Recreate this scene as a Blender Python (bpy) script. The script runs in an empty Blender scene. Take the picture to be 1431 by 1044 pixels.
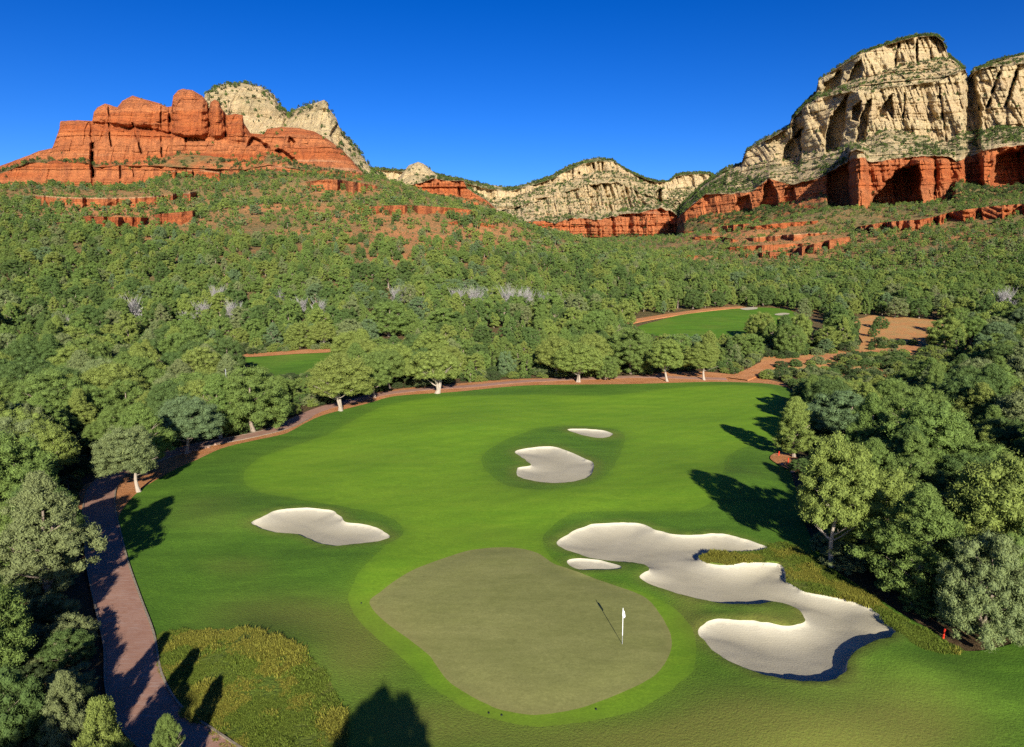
import bpy, math, random, os
import numpy as np
from mathutils.geometry import delaunay_2d_cdt
from mathutils import Vector

rng = np.random.default_rng(7)
random.seed(7)
S = bpy.context.scene
COL = S.collection

# ------------------------------------------------------------------ camera
F, CX, CY = 954.0, 715.5, 522.0
CAMH, VH = 22.0, 390.0
PITCH = math.atan((CY - VH) / F)
cp, sp_ = math.cos(PITCH), math.sin(PITCH)
cam_d = bpy.data.cameras.new('camera')
cam = bpy.data.objects.new('camera', cam_d)
COL.objects.link(cam)
cam.location = (0, 0, CAMH)
cam.rotation_euler = (math.pi / 2 - PITCH, 0, 0)
cam_d.sensor_width = 36.0
cam_d.lens = F / 1431 * 36.0
cam_d.clip_start = 0.5
cam_d.clip_end = 60000
S.camera = cam

SHADOW_AZ = math.radians(-8.8)     # direction in which shadows fall (from +Y, towards -X)
SUN_EL = math.radians(21.5)
SDIR = np.array([math.sin(SHADOW_AZ), math.cos(SHADOW_AZ)])


def ray(u, v):
    """direction with unit forward (horizontal) component for photo pixels"""
    u = np.asarray(u, float); v = np.asarray(v, float)
    a = (u - CX) / F
    b = -(v - CY) / F
    Y = cp + b * sp_
    Z = -sp_ + b * cp
    return a / Y, Z / Y                      # x per y, z per y


def unproj(u, v, Y):
    sx, sz = ray(u, v)
    return np.stack([sx * Y, np.broadcast_to(Y, np.shape(sx * Y)), CAMH + sz * Y], -1)


def project(P):
    P = np.asarray(P, float)
    Yc = P[..., 1] * cp - (P[..., 2] - CAMH) * sp_
    Zc = P[..., 1] * sp_ + (P[..., 2] - CAMH) * cp
    Yc = np.where(np.abs(Yc) < 1e-3, 1e-3, Yc)
    return CX + F * P[..., 0] / Yc, CY - F * Zc / Yc, Yc


# ------------------------------------------------------------------ noise
def _hash(ix, iy, iz, seed):
    h = (ix.astype(np.int64) * 374761393 + iy.astype(np.int64) * 668265263 + iz.astype(np.int64) * 2147483647 + seed * 974634777) & 0xFFFFFFFF
    h = ((h ^ (h >> 13)) * 1274126177) & 0xFFFFFFFF
    h = ((h ^ (h >> 16)) * 2246822519) & 0xFFFFFFFF
    return ((h ^ (h >> 15)) & 0xFFFFFF) / float(0xFFFFFF)


def vnoise(x, y=0.0, z=0.0, seed=0):
    x, y, z = np.broadcast_arrays(np.asarray(x, float), np.asarray(y, float), np.asarray(z, float))
    ix, iy, iz = np.floor(x), np.floor(y), np.floor(z)
    fx, fy, fz = x - ix, y - iy, z - iz
    fx = fx * fx * (3 - 2 * fx); fy = fy * fy * (3 - 2 * fy); fz = fz * fz * (3 - 2 * fz)
    r = 0
    for dx in (0, 1):
        wx = fx if dx else 1 - fx
        for dy in (0, 1):
            wy = fy if dy else 1 - fy
            for dz in (0, 1):
                wz = fz if dz else 1 - fz
                r = r + wx * wy * wz * _hash(ix + dx, iy + dy, iz + dz, seed)
    return r


def fbm(x, y=0.0, z=0.0, seed=0, octv=4, gain=0.5):
    a, s, t = 1.0, 0.0, 0.0
    x = np.asarray(x, float); y = np.asarray(y, float); z = np.asarray(z, float)
    for k in range(octv):
        s = s + a * vnoise(x, y, z, seed + k * 17)
        t += a
        a *= gain
        x, y, z = x * 2.03 + 5.2, y * 2.03 + 1.7, z * 2.03 + 9.1
    return s / t


def sstep(a, b, x):
    t = np.clip((x - a) / (b - a), 0, 1)
    return t * t * (3 - 2 * t)


# ------------------------------------------------------------------ mesh helper
def mesh_np(name, V, Fs, mat=None, attrs=None, smooth=False, link=True, fattrs=None):
    """Fs: list of (n,k) int arrays (tris and/or quads)"""
    if not isinstance(Fs, (list, tuple)):
        Fs = [Fs]
    Fs = [np.asarray(f, np.int32) for f in Fs if len(f)]
    V = np.asarray(V, np.float32)
    me = bpy.data.meshes.new(name)
    me.vertices.add(len(V)); me.vertices.foreach_set('co', V.ravel())
    loops = np.concatenate([f.ravel() for f in Fs])
    tot = np.concatenate([np.full(len(f), f.shape[1], np.int32) for f in Fs])
    start = np.concatenate([[0], np.cumsum(tot)[:-1]]).astype(np.int32)
    me.loops.add(len(loops)); me.loops.foreach_set('vertex_index', loops.astype(np.int32))
    me.polygons.add(len(tot)); me.polygons.foreach_set('loop_start', start)
    try:
        me.polygons.foreach_set('loop_total', tot)
    except Exception:
        pass
    me.polygons.foreach_set('use_smooth', np.full(len(tot), smooth, bool))
    if attrs:
        for k, a in attrs.items():
            at = me.attributes.new(k, 'FLOAT', 'POINT'); at.data.foreach_set('value', np.asarray(a, np.float32))
    if fattrs:
        for k, a in fattrs.items():
            at = me.attributes.new(k, 'FLOAT', 'FACE'); at.data.foreach_set('value', np.asarray(a, np.float32))
    me.update(calc_edges=True); me.validate()
    if mat: me.materials.append(mat)
    o = bpy.data.objects.new(name, me)
    if link: COL.objects.link(o)
    return o


def tag(o, label=None, cat=None, group=None, kind=None):
    if label: o['label'] = label
    if cat: o['category'] = cat
    if group: o['group'] = group
    if kind: o['kind'] = kind
    return o


# ------------------------------------------------------------------ materials
class NT:
    def __init__(s, name):
        s.m = bpy.data.materials.new(name); s.m.use_nodes = True
        s.t = s.m.node_tree; s.n = s.t.nodes; s.l = s.t.links
        s.b = s.n['Principled BSDF']; s.out = s.n['Material Output']
        s.b.inputs['Roughness'].default_value = 0.9
        s.b.inputs['Specular IOR Level'].default_value = 0.15

    def node(s, typ, **kw):
        x = s.n.new(typ)
        for k, v in kw.items(): setattr(x, k, v)
        return x

    def val(s, sock, v):
        if isinstance(v, bpy.types.NodeSocket): s.l.new(v, sock)
        else: sock.default_value = v

    def coords(s, scale=(1, 1, 1), rot=(0, 0, 0), obj=False):
        if obj: src = s.node('ShaderNodeTexCoord').outputs['Object']
        else: src = s.node('ShaderNodeNewGeometry').outputs['Position']
        mp = s.node('ShaderNodeMapping'); mp.inputs['Scale'].default_value = scale
        mp.inputs['Rotation'].default_value = rot
        s.l.new(src, mp.inputs['Vector'])
        return mp.outputs['Vector']

    def noise(s, co, scale, detail=4, rough=0.55, lo=0.3, hi=0.7, dist=0.0):
        x = s.node('ShaderNodeTexNoise'); x.inputs['Scale'].default_value = scale
        x.inputs['Detail'].default_value = detail; x.inputs['Roughness'].default_value = rough
        x.inputs['Distortion'].default_value = dist
        s.l.new(co, x.inputs['Vector'])
        r = s.node('ShaderNodeMapRange'); r.inputs['From Min'].default_value = lo; r.inputs['From Max'].default_value = hi
        s.l.new(x.outputs['Fac'], r.inputs['Value'])
        return r.outputs['Result']

    def attr(s, name):
        return s.node('ShaderNodeAttribute', attribute_name=name).outputs['Fac']

    def mix(s, fac, a, b, mode='MIX'):
        x = s.node('ShaderNodeMix', data_type='RGBA', blend_type=mode)
        s.val(x.inputs['Factor'], fac)
        for sock, v in ((x.inputs['A'], a), (x.inputs['B'], b)):
            if isinstance(v, (tuple, list)) and len(v) == 3: v = (*v, 1)
            s.val(sock, v)
        return x.outputs['Result']

    def math(s, op, a, b=0.0, clamp=False):
        x = s.node('ShaderNodeMath', operation=op, use_clamp=clamp)
        s.val(x.inputs[0], a); s.val(x.inputs[1], b)
        return x.outputs[0]

    def color(s, c):
        s.val(s.b.inputs['Base Color'], c if isinstance(c, bpy.types.NodeSocket) else (*c, 1))

    def bump(s, h, strength=0.5, dist=0.1):
        x = s.node('ShaderNodeBump'); x.inputs['Strength'].default_value = strength; x.inputs['Distance'].default_value = dist
        s.l.new(h, x.inputs['Height']); s.l.new(x.outputs['Normal'], s.b.inputs['Normal'])


def grass_mat(name, c1, c2, dry, fine=3.0, streak=0.5, bump=0.5, dist=0.04, hi=None, stripes=0.0, other=None):
    n = NT(name)
    co = n.coords()
    big = n.noise(co, 0.09, 5, 0.6, 0.34, 0.66, 0.6)
    mid = n.noise(n.coords((0.55, 1.0, 1), (0, 0, 0.5)), 0.42, 6, 0.68, 0.3, 0.7, 0.8)
    fin = n.noise(co, fine, 4, 0.72, 0.25, 0.75)
    c = n.mix(big, c1, c2)
    c = n.mix(n.math('MULTIPLY', mid, streak), c, hi or tuple(min(1, x * 1.6) for x in c2))
    bl = n.noise(n.coords((0.7, 1.2, 1), (0, 0, 0.4)), 2.3, 6, 0.8, 0.36, 0.66, 0.5)
    c = n.mix(n.math('MULTIPLY', bl, 0.55), c, tuple(x * 0.55 for x in c1))
    sk = n.noise(n.coords((0.22, 1.0, 1), (0, 0, -0.12)), 0.30, 5, 0.65, 0.40, 0.70, 0.4)
    c = n.mix(n.math('MULTIPLY', sk, 0.50), c, tuple(x * 0.62 for x in c1))
    sk2 = n.noise(n.coords((0.25, 1.1, 1), (0, 0, -0.2)), 0.42, 5, 0.65, 0.48, 0.72, 0.4)
    c = n.mix(n.math('MULTIPLY', sk2, 0.45), c, hi or tuple(min(1, x * 1.5) for x in c2))
    if other:
        c = n.mix(n.math('MULTIPLY', n.attr('blend'), n.math('ADD', n.math('MULTIPLY', bl, 0.8), 0.6), True), c, other)
    dd = n.math('MULTIPLY', n.attr('dry'), n.math('ADD', n.math('MULTIPLY', fin, 0.7), 0.45), True)
    c = n.mix(dd, c, dry)
    if stripes:
        w = n.node('ShaderNodeTexWave', wave_type='BANDS', bands_direction='X'); w.inputs['Scale'].default_value = 0.11
        w.inputs['Distortion'].default_value = 1.2; w.inputs['Detail'].default_value = 1
        n.l.new(n.coords((1, 1, 1), (0, 0, 0.9)), w.inputs['Vector'])
        c = n.mix(n.math('MULTIPLY', w.outputs['Fac'], stripes), c, tuple(x * 1.35 for x in c2))
    c = n.mix(n.math('MULTIPLY', fin, 0.55), c, tuple(x * 0.45 for x in c1))
    n.color(c)
    n.b.inputs['Sheen Weight'].default_value = 0.0
    n.bump(fin, bump, dist)
    return n.m


M = {}
M['rough'] = grass_mat('rough_grass', (0.070, 0.160, 0.012), (0.112, 0.222, 0.016), (0.225, 0.200, 0.044), 7.0, 0.40, 0.8, 0.035, other=(0.150, 0.265, 0.013))
M['fairway'] = grass_mat('fairway_grass', (0.138, 0.290, 0.012), (0.202, 0.365, 0.016), (0.22, 0.26, 0.03), 6.0, 0.55, 0.35, 0.02, (0.26, 0.38, 0.022), 0.09, other=(0.085, 0.158, 0.013))
M['green'] = grass_mat('green_grass', (0.235, 0.245, 0.066), (0.275, 0.28, 0.082), (0.33, 0.28, 0.10), 7.0, 0.6, 0.25, 0.012, (0.35, 0.335, 0.115))
M['native'] = grass_mat('native_grass', (0.075, 0.135, 0.014), (0.15, 0.175, 0.026), (0.30, 0.26, 0.06), 4.0, 0.6, 1.0, 0.12)


def sand_mat():
    n = NT('bunker_sand')
    co = n.coords()
    big = n.noise(co, 0.25, 4, 0.6)
    fin = n.noise(co, 9.0, 4, 0.7)
    c = n.mix(big, (0.375, 0.332, 0.218), (0.435, 0.386, 0.264))
    c = n.mix(n.math('MULTIPLY', fin, 0.25), c, (0.31, 0.265, 0.20))
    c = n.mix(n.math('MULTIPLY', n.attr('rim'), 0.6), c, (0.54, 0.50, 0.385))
    n.color(c)
    w = n.node('ShaderNodeTexWave', wave_type='RINGS'); w.inputs['Scale'].default_value = 1.3
    w.inputs['Distortion'].default_value = 6.0; w.inputs['Detail Scale'].default_value = 0.4
    n.l.new(co, w.inputs['Vector'])
    n.bump(n.math('ADD', n.math('MULTIPLY', w.outputs['Fac'], 0.12), fin), 0.35, 0.03)
    return n.m


M['sand'] = sand_mat()


def soil_mat(name, a, b, c3, s1=0.3, bump=0.6):
    n = NT(name)
    co = n.coords()
    c = n.mix(n.noise(co, s1, 6, 0.65, 0.35, 0.65), a, b)
    c = n.mix(n.noise(co, s1 * 5, 6, 0.7, 0.45, 0.8), c, c3)
    n.color(c); n.bump(n.noise(co, 4, 6, 0.7), bump, 0.15)
    return n.m


M['dirt'] = soil_mat('orange_dirt', (0.42, 0.165, 0.055), (0.50, 0.235, 0.10), (0.33, 0.14, 0.05))


def path_mat():
    n = NT('cart_path')
    co = n.coords()
    c = n.mix(n.noise(co, 0.35, 6, 0.65), (0.29, 0.148, 0.096), (0.35, 0.20, 0.138))
    c = n.mix(n.noise(co, 1.6, 6, 0.7, 0.5, 0.8), c, (0.25, 0.115, 0.07))
    c = n.mix(n.noise(n.coords((0.3, 2.5, 1)), 3.0, 4, 0.7, 0.5, 0.9), c, (0.40, 0.31, 0.26))
    n.color(c); n.bump(n.noise(co, 12, 4, 0.7), 0.3, 0.02)
    return n.m


M['path'] = path_mat()
M['kerb'] = soil_mat('kerb_concrete', (0.24, 0.19, 0.13), (0.30, 0.25, 0.18), (0.16, 0.13, 0.08), 0.8, 0.3)


def terrain_mat():
    n = NT('forest_floor')
    co = n.coords()
    a = n.noise(co, 0.035, 6, 0.65, 0.38, 0.62)
    b = n.noise(co, 0.16, 6, 0.7, 0.4, 0.68)
    c = n.mix(a, (0.40, 0.175, 0.065), (0.29, 0.21, 0.085))
    c = n.mix(b, c, (0.13, 0.125, 0.045))
    c = n.mix(n.noise(co, 0.35, 6, 0.75, 0.42, 0.7), c, (0.115, 0.115, 0.045))
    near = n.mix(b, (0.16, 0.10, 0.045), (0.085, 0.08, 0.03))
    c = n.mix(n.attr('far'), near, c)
    c = n.mix(n.math('MULTIPLY', n.attr('bare'), n.noise(co, 0.10, 8, 0.75, 0.36, 0.54)), c, (0.52, 0.215, 0.08))
    n.color(c); n.bump(n.noise(co, 1.2, 8, 0.75), 1.0, 0.6)
    return n.m


M['terrain'] = terrain_mat()


def rock_mat(name='red_and_cream_rock', red1=(0.53, 0.160, 0.048), red2=(0.39, 0.095, 0.028), cr1=(0.61, 0.465, 0.245), cr2=(0.47, 0.355, 0.185), stain=0.62, k=1.0):
    n = NT(name)
    co = n.coords((1, 1, 1))
    warp = n.noise(co, 0.02 * k, 3, 0.5, 0, 1)
    # strata: noise sampled nearly only along z
    st = n.noise(n.coords((0.006 * k, 0.006 * k, 0.22 * k)), 1.0, 7, 0.72, 0.36, 0.64)
    st2 = n.noise(n.coords((0.004 * k, 0.004 * k, 0.06 * k)), 1.0, 3, 0.5, 0.4, 0.6)
    streak = n.noise(n.coords((0.14 * k, 0.14 * k, 0.012 * k)), 1.0, 6, 0.7, 0.48, 0.74)
    mott = n.noise(co, 0.11 * k, 8, 0.72, 0.35, 0.65)
    red = n.mix(st, red1, red2)
    red = n.mix(n.math('MULTIPLY', st2, 0.45), red, (0.56, 0.235, 0.095))
    thin = n.noise(n.coords((0.003 * k, 0.003 * k, 0.13 * k)), 1.0, 3, 0.6, 0.63, 0.70)
    red = n.mix(n.math('MULTIPLY', thin, 0.55), red, (0.60, 0.34, 0.18))
    crm = n.mix(st, cr1, cr2)
    crm = n.mix(n.math('MULTIPLY', mott, 0.6), crm, (0.68, 0.54, 0.30))
    crm = n.mix(n.math('MULTIPLY', st2, 0.25), crm, (0.52, 0.31, 0.16))
    c = n.mix(n.attr('cream'), red, crm)
    c = n.mix(n.math('MULTIPLY', streak, stain), c, n.mix(n.attr('cream'), (0.17, 0.05, 0.03), (0.27, 0.20, 0.13)))
    soil = n.mix(mott, (0.20, 0.17, 0.07), (0.10, 0.125, 0.045))
    soil = n.mix(n.noise(co, 0.05 * k, 4, 0.6, 0.5, 0.7), soil, n.mix(n.attr('cream'), (0.40, 0.14, 0.05), (0.45, 0.36, 0.21)))
    c = n.mix(n.attr('soil'), c, soil)
    n.color(c)
    h = n.math('ADD', n.math('MULTIPLY', st, 0.8), n.math('ADD', n.noise(co, 0.25 * k, 8, 0.75, 0, 1), n.math('MULTIPLY', streak, -0.7)))
    n.bump(h, 1.0, 3.0 / k)
    return n.m


M['rock'] = rock_mat()


def leaf_mat(name, col, var=0.25, trans=0.22):
    n = NT(name)
    oi = n.node('ShaderNodeObjectInfo').outputs['Random']
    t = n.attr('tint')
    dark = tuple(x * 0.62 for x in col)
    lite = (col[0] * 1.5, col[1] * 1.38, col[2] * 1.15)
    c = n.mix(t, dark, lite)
    alt = (col[0] * 1.22, col[1] * 1.0, col[2] * 0.95)
    c = n.mix(n.math('MULTIPLY', oi, 0.6), c, n.mix(t, tuple(x * 0.62 for x in alt), alt))
    n.color(c)
    tr = n.node('ShaderNodeBsdfTranslucent'); n.l.new(c, tr.inputs['Color'])
    ms = n.node('ShaderNodeMixShader'); ms.inputs['Fac'].default_value = trans
    n.l.new(n.b.outputs[0], ms.inputs[1]); n.l.new(tr.outputs[0], ms.inputs[2])
    n.l.new(ms.outputs[0], n.out.inputs['Surface'])
    n.b.inputs['Roughness'].default_value = 0.75
    return n.m


TONES = {
    'dark green': (0.093, 0.158, 0.045),
    'mid green': (0.142, 0.223, 0.055),
    'yellow green': (0.197, 0.267, 0.063),
    'grey green': (0.180, 0.234, 0.096),
    'blue green': (0.128, 0.202, 0.090),
}
LEAF = {k: leaf_mat('foliage_' + k.replace(' ', '_'), v) for k, v in TONES.items()}
LEAF['bush'] = leaf_mat('foliage_bush', (0.062, 0.098, 0.036))
LEAF['tuft'] = leaf_mat('dry_tuft', (0.25, 0.262, 0.045), trans=0.35)
LEAF['tuftg'] = leaf_mat('green_tuft', (0.13, 0.19, 0.028), trans=0.35)


def bark_mat(name, a, b):
    n = NT(name)
    c = n.mix(n.noise(n.coords((3, 3, 0.6)), 2.0, 5, 0.7), a, b)
    n.color(c); n.bump(n.noise(n.coords((3, 3, 0.5)), 4.0, 5, 0.7), 0.8, 0.05)
    return n.m


M['bark'] = bark_mat('bark', (0.22, 0.165, 0.12), (0.33, 0.265, 0.20))
M['palebark'] = bark_mat('pale_bark', (0.33, 0.27, 0.205), (0.43, 0.355, 0.275))
M['twig'] = bark_mat('grey_twigs', (0.26, 0.24, 0.22), (0.36, 0.335, 0.31))

# ------------------------------------------------------------------ terrain height
TU = np.array([-200, 0, 100, 200, 300, 400, 500, 560, 620, 690, 760, 840, 920, 1000, 1080, 1160, 1240, 1320, 1431, 1650], float)
TY = np.array([1, 120, 150, 200, 260, 340, 450, 600, 750, 860, 1000, 1200, 1500, 1900, 2600, 4500], float)
TZ = np.array([
    # -200 0   100  200  300  400  500  560  620  690  760  840  920 1000 1080 1160 1240 1320 1431 1650
    [0] * 20,
    [0] * 20,
    [2, 2, 1.5, 1, 1, .5, .5, .5, .5, .5, .5, .5, .5, .5, .5, .5, .5, 1, 1.5, 2],
    [8, 8, 7, 6, 5.5, 5, 5, 5, 5, 5, 5, 5, 5, 5, 5, 5, 5, 5.5, 6, 7],
    [17, 17, 16, 15, 14, 13, 12, 12, 12, 11, 11, 11, 11, 11, 11, 11, 11, 11, 12, 13],
    [33, 33, 32, 31, 30, 29, 27, 26, 24, 22, 20, 19, 18, 17.5, 17, 17, 17, 17, 18, 20],
    [54, 54, 54, 54, 53, 52, 50, 48, 46, 41, 35, 29, 25, 23, 22, 22, 24, 26, 32, 38],
    [84, 84, 84, 85, 86, 87, 87, 86, 84, 77, 62, 46, 36, 31, 30, 32, 38, 45, 56, 64],
    [122, 122, 121, 121, 132, 138, 132, 122, 104, 88, 66, 53, 44, 43, 48, 58, 68, 78, 92, 98],
    [126, 126, 126, 128, 146, 156, 152, 138, 108, 88, 68, 58, 52, 58, 70, 84, 92, 104, 118, 124],
    [128, 128, 128, 130, 150, 160, 158, 142, 110, 88, 72, 66, 64, 80, 100, 128, 126, 136, 150, 154],
    [128, 128, 128, 130, 150, 160, 158, 142, 110, 90, 80, 82, 86, 108, 128, 136, 130, 138, 152, 156],
    [120, 120, 120, 130, 150, 160, 158, 142, 110, 95, 95, 104, 112, 126, 136, 138, 132, 138, 152, 156],
    [120, 120, 120, 130, 150, 160, 158, 142, 120, 115, 118, 126, 134, 140, 140, 138, 132, 138, 152, 156],
    [130, 130, 130, 130, 150, 160, 158, 142, 140, 140, 140, 140, 140, 140, 140, 138, 132, 138, 152, 156],
    [130] * 20], float)
_gu = np.arange(-200, 1651, 10.0)
_gl = np.linspace(math.log(1), math.log(4500), 260)


def _build_table():
    rows = np.stack([np.interp(_gu, TU, r) for r in TZ])          # (rows, nu)
    out = np.empty((len(_gl), len(_gu)))
    ly = np.log(TY)
    for j in range(len(_gu)):
        out[:, j] = np.interp(_gl, ly, rows[:, j])
    for _ in range(3):
        p = np.pad(out, ((0, 0), (2, 2)), 'edge')
        out = (p[:, :-4] + 2 * p[:, 1:-3] + 3 * p[:, 2:-2] + 2 * p[:, 3:-1] + p[:, 4:]) / 9
    for _ in range(2):
        p = np.pad(out, ((1, 1), (0, 0)), 'edge')
        out = (p[:-2] + 2 * p[1:-1] + p[2:]) / 4
    return out


_tab = _build_table()


def zt(x, y):
    x = np.asarray(x, float); y = np.asarray(y, float)
    yy = np.clip(y, 1.0, 4499)
    u = np.clip(CX + F / cp * x / np.maximum(yy, 20), -199, 1649)
    fu = (u + 200) / 10.0
    fl = (np.log(yy)) / (_gl[1] - _gl[0])
    iu = np.clip(np.floor(fu).astype(int), 0, len(_gu) - 2); il = np.clip(np.floor(fl).astype(int), 0, len(_gl) - 2)
    a = fu - iu; b = fl - il
    z = (_tab[il, iu] * (1 - a) + _tab[il, iu + 1] * a) * (1 - b) + (_tab[il + 1, iu] * (1 - a) + _tab[il + 1, iu + 1] * a) * b
    w = sstep(180, 520, y)
    z = z + w * (7.0 * (fbm(x / 70, y / 90, 0, 3, 4) - 0.5) * 2)
    # undulation of the course
    g = 0.9 * (fbm(x / 22, y / 22, 0, 11, 2) - 0.5) * sstep(10, 30, y) * (1 - sstep(170, 260, y))
    return z + g


def hit(u, v, y0=5.0, y1=2500.0, n=900):
    """first hit of photo-pixel rays with the terrain"""
    u = np.atleast_1d(np.asarray(u, float)); v = np.atleast_1d(np.asarray(v, float))
    sx, sz = ray(u, v)
    ys = np.geomspace(y0, y1, n)
    res = np.full(len(u), y1)
    Z = CAMH + sz[:, None] * ys[None]
    G = zt(sx[:, None] * ys[None], np.broadcast_to(ys[None], Z.shape))
    below = Z <= G
    k = np.argmax(below, 1)
    for i in range(len(u)):
        if not below[i].any(): continue
        j = k[i]
        if j == 0: res[i] = ys[0]; continue
        d0 = Z[i, j - 1] - G[i, j - 1]; d1 = Z[i, j] - G[i, j]
        res[i] = ys[j - 1] + (ys[j] - ys[j - 1]) * d0 / max(d0 - d1, 1e-9)
    return np.stack([sx * res, res], -1)


# ------------------------------------------------------------------ polygons
def smooth_closed(P, step):
    P = np.asarray(P, float); n = len(P)
    out = []
    for i in range(n):
        p0, p1, p2, p3 = P[i - 1], P[i], P[(i + 1) % n], P[(i + 2) % n]
        L = np.linalg.norm(p2 - p1); m = max(1, int(L / step))
        t = np.arange(m)[:, None] / m
        # centripetal-ish: tame tangents
        m1 = (p2 - p0) * 0.5; m2 = (p3 - p1) * 0.5
        l1, l2 = np.linalg.norm(m1), np.linalg.norm(m2)
        if l1 > L: m1 = m1 * L / l1
        if l2 > L: m2 = m2 * L / l2
        t2, t3 = t * t, t * t * t
        out.append((2 * t3 - 3 * t2 + 1) * p1 + (t3 - 2 * t2 + t) * m1 + (-2 * t3 + 3 * t2) * p2 + (t3 - t2) * m2)
    return np.concatenate(out)


def smooth_open(P, step):
    P = np.asarray(P, float)
    a = 2 * P[0] - P[1]; b = 2 * P[-1] - P[-2]
    Q = np.concatenate([[a], P, [b]])
    out = []
    for i in range(1, len(Q) - 2):
        p0, p1, p2, p3 = Q[i - 1], Q[i], Q[i + 1], Q[i + 2]
        L = np.linalg.norm(p2 - p1); m = max(1, int(L / step))
        t = np.arange(m)[:, None] / m
        t2, t3 = t * t, t * t * t
        out.append(0.5 * (2 * p1 + (p2 - p0) * t + (2 * p0 - 5 * p1 + 4 * p2 - p3) * t2 + (3 * p1 - p0 - 3 * p2 + p3) * t3))
    out.append(P[-1:])
    return np.concatenate(out)


def inside(P, poly):
    x, y = P[:, 0], P[:, 1]
    r = np.zeros(len(P), bool)
    n = len(poly)
    for i in range(n):
        x1, y1 = poly[i]; x2, y2 = poly[(i + 1) % n]
        if y1 == y2: continue
        c = ((y1 > y) != (y2 > y))
        r ^= c & (x < (x2 - x1) * (y - y1) / (y2 - y1) + x1)
    return r


def edist(P, poly, closed=True):
    A = poly if closed else poly[:-1]
    B = np.roll(poly, -1, 0) if closed else poly[1:]
    best = np.full(len(P), 1e9)
    for a, b in zip(A, B):
        d = b - a; L = max(d @ d, 1e-12)
        t = np.clip(((P - a) @ d) / L, 0, 1)
        q = P - a - t[:, None] * d
        best = np.minimum(best, np.einsum('ij,ij->i', q, q))
    return np.sqrt(best)


def px_poly(pts, step_px=6.0):
    q = smooth_closed(pts, step_px)
    return hit(q[:, 0], q[:, 1])


ROUGH_PX = [(330, 1110), (308, 1044), (264, 1009), (225, 954), (217, 896), (201, 845), (181, 791), (169, 747), (166, 722), (193, 688), (240, 659), (275, 643), (310, 627), (350, 617),
            (400, 606), (422, 594), (450, 581), (514, 564), (551, 554), (635, 548), (735, 539), (880, 537), (1012, 534), (1098, 541), (1120, 570), (1118, 620), (1105, 655), (1118, 700),
            (1130, 745), (1165, 795), (1205, 822), (1262, 860), (1305, 884), (1345, 910), (1400, 905), (1440, 890), (1520, 880), (1640, 960), (1760, 1110), (1100, 1190), (600, 1190)]
FAIR_PX = [(340, 662), (362, 641), (400, 627), (457, 608), (487, 592), (534, 569), (601, 557), (668, 553), (760, 552), (850, 553), (931, 544), (1010, 538.5), (1080, 544), (1098, 570), (1094, 606),
           (1075, 619), (1041, 625), (1015, 640), (1011, 664), (990, 708), (930, 716), (880, 716), (807, 722), (782, 731), (758, 754), (768, 777), (800, 801), (850, 817), (900, 830), (940, 850),
           (965, 880), (974, 918), (967, 943), (934, 972), (880, 998), (807, 1012), (749, 1016), (683, 1005), (643, 987), (600, 958), (574, 933), (545, 907), (502, 871), (487, 842), (502, 809),
           (535, 773), (563, 748), (556, 731), (530, 719), (480, 709), (436, 703), (369, 692), (345, 679)]
ISLE_PX = [(672, 648), (685, 628), (735, 606), (769, 597), (819, 596), (866, 602), (874, 612), (866, 635), (849, 664), (819, 680), (752, 689), (702, 677)]
GREEN_PX = [(516, 845), (531, 831), (574, 802), (625, 780), (662, 769), (713, 766), (749, 773), (778, 791), (829, 809), (898, 834), (923, 860), (938, 893), (934, 922), (909, 951), (843, 980),
            (807, 992), (749, 1000), (698, 992), (654, 971), (625, 951), (600, 918), (564, 889), (534, 867)]
NAT1_PX = [(219, 890), (232, 884), (262, 882), (320, 885), (370, 896), (410, 912), (440, 935), (465, 965), (480, 1000), (488, 1044), (495, 1110), (360, 1108), (312, 1042), (269, 1005), (230, 950)]
NAT2_PX = [(1062, 770), (1092, 758), (1130, 775), (1165, 799), (1208, 830), (1262, 866), (1305, 888), (1338, 912), (1285, 908), (1252, 888), (1216, 853), (1131, 830), (1099, 814), (1085, 789), (1050, 794), (988, 789), (976, 778), (1000, 774)]
BUNK_PX = [
    [(719, 633), (735, 628), (769, 625), (789, 630), (813, 640), (829, 649), (826, 665), (802, 675), (769, 678), (735, 672), (722, 665), (724, 655), (742, 651.5), (733, 643)],
    [(792, 601.5), (819, 600.5), (845, 603), (857, 608), (843, 613), (819, 610)],
    [(353, 738), (366, 729), (385, 720), (429, 713), (465, 716), (474, 722), (482, 731), (516, 736), (534, 744), (545, 754), (524, 763), (476, 770), (450, 766), (433, 758), (418, 749), (382, 746)],
    [(793, 786), (811, 782), (836, 784), (858, 791), (867, 799), (836, 798), (803, 796)],
    [(778, 762), (789, 751), (829, 736), (891, 733), (916, 742), (949, 749), (1007, 747.5), (1038, 754), (1073, 767), (1058, 775), (1015, 775), (985, 776), (976, 780), (988, 789), (1019, 793), (1085, 789),
     (1096, 796), (1099, 814), (1131, 830), (1178, 839), (1216, 853), (1243, 876), (1252, 888), (1243, 901), (1209, 917), (1187, 928), (1183, 949), (1158, 967), (1108, 971), (1065, 960), (1031, 942), (996, 915),
     (977, 888), (988, 872), (1007, 867), (1054, 875), (1104, 880), (1123, 873), (1119, 858), (1096, 846), (1079, 843), (1058, 850), (1027, 849), (969, 837), (930, 826), (893, 811), (908, 801), (901, 792), (858, 787), (814, 778)],
]
rough_p = px_poly(ROUGH_PX, 9)
fair_p = px_poly(FAIR_PX, 6)
isle_p = px_poly(ISLE_PX, 5)
green_p = px_poly(GREEN_PX, 5)
nat1_p = px_poly(NAT1_PX, 7)
nat2_p = px_poly(NAT2_PX, 6)
bunk_p = [px_poly(b, 3.0) for b in BUNK_PX]


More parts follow.
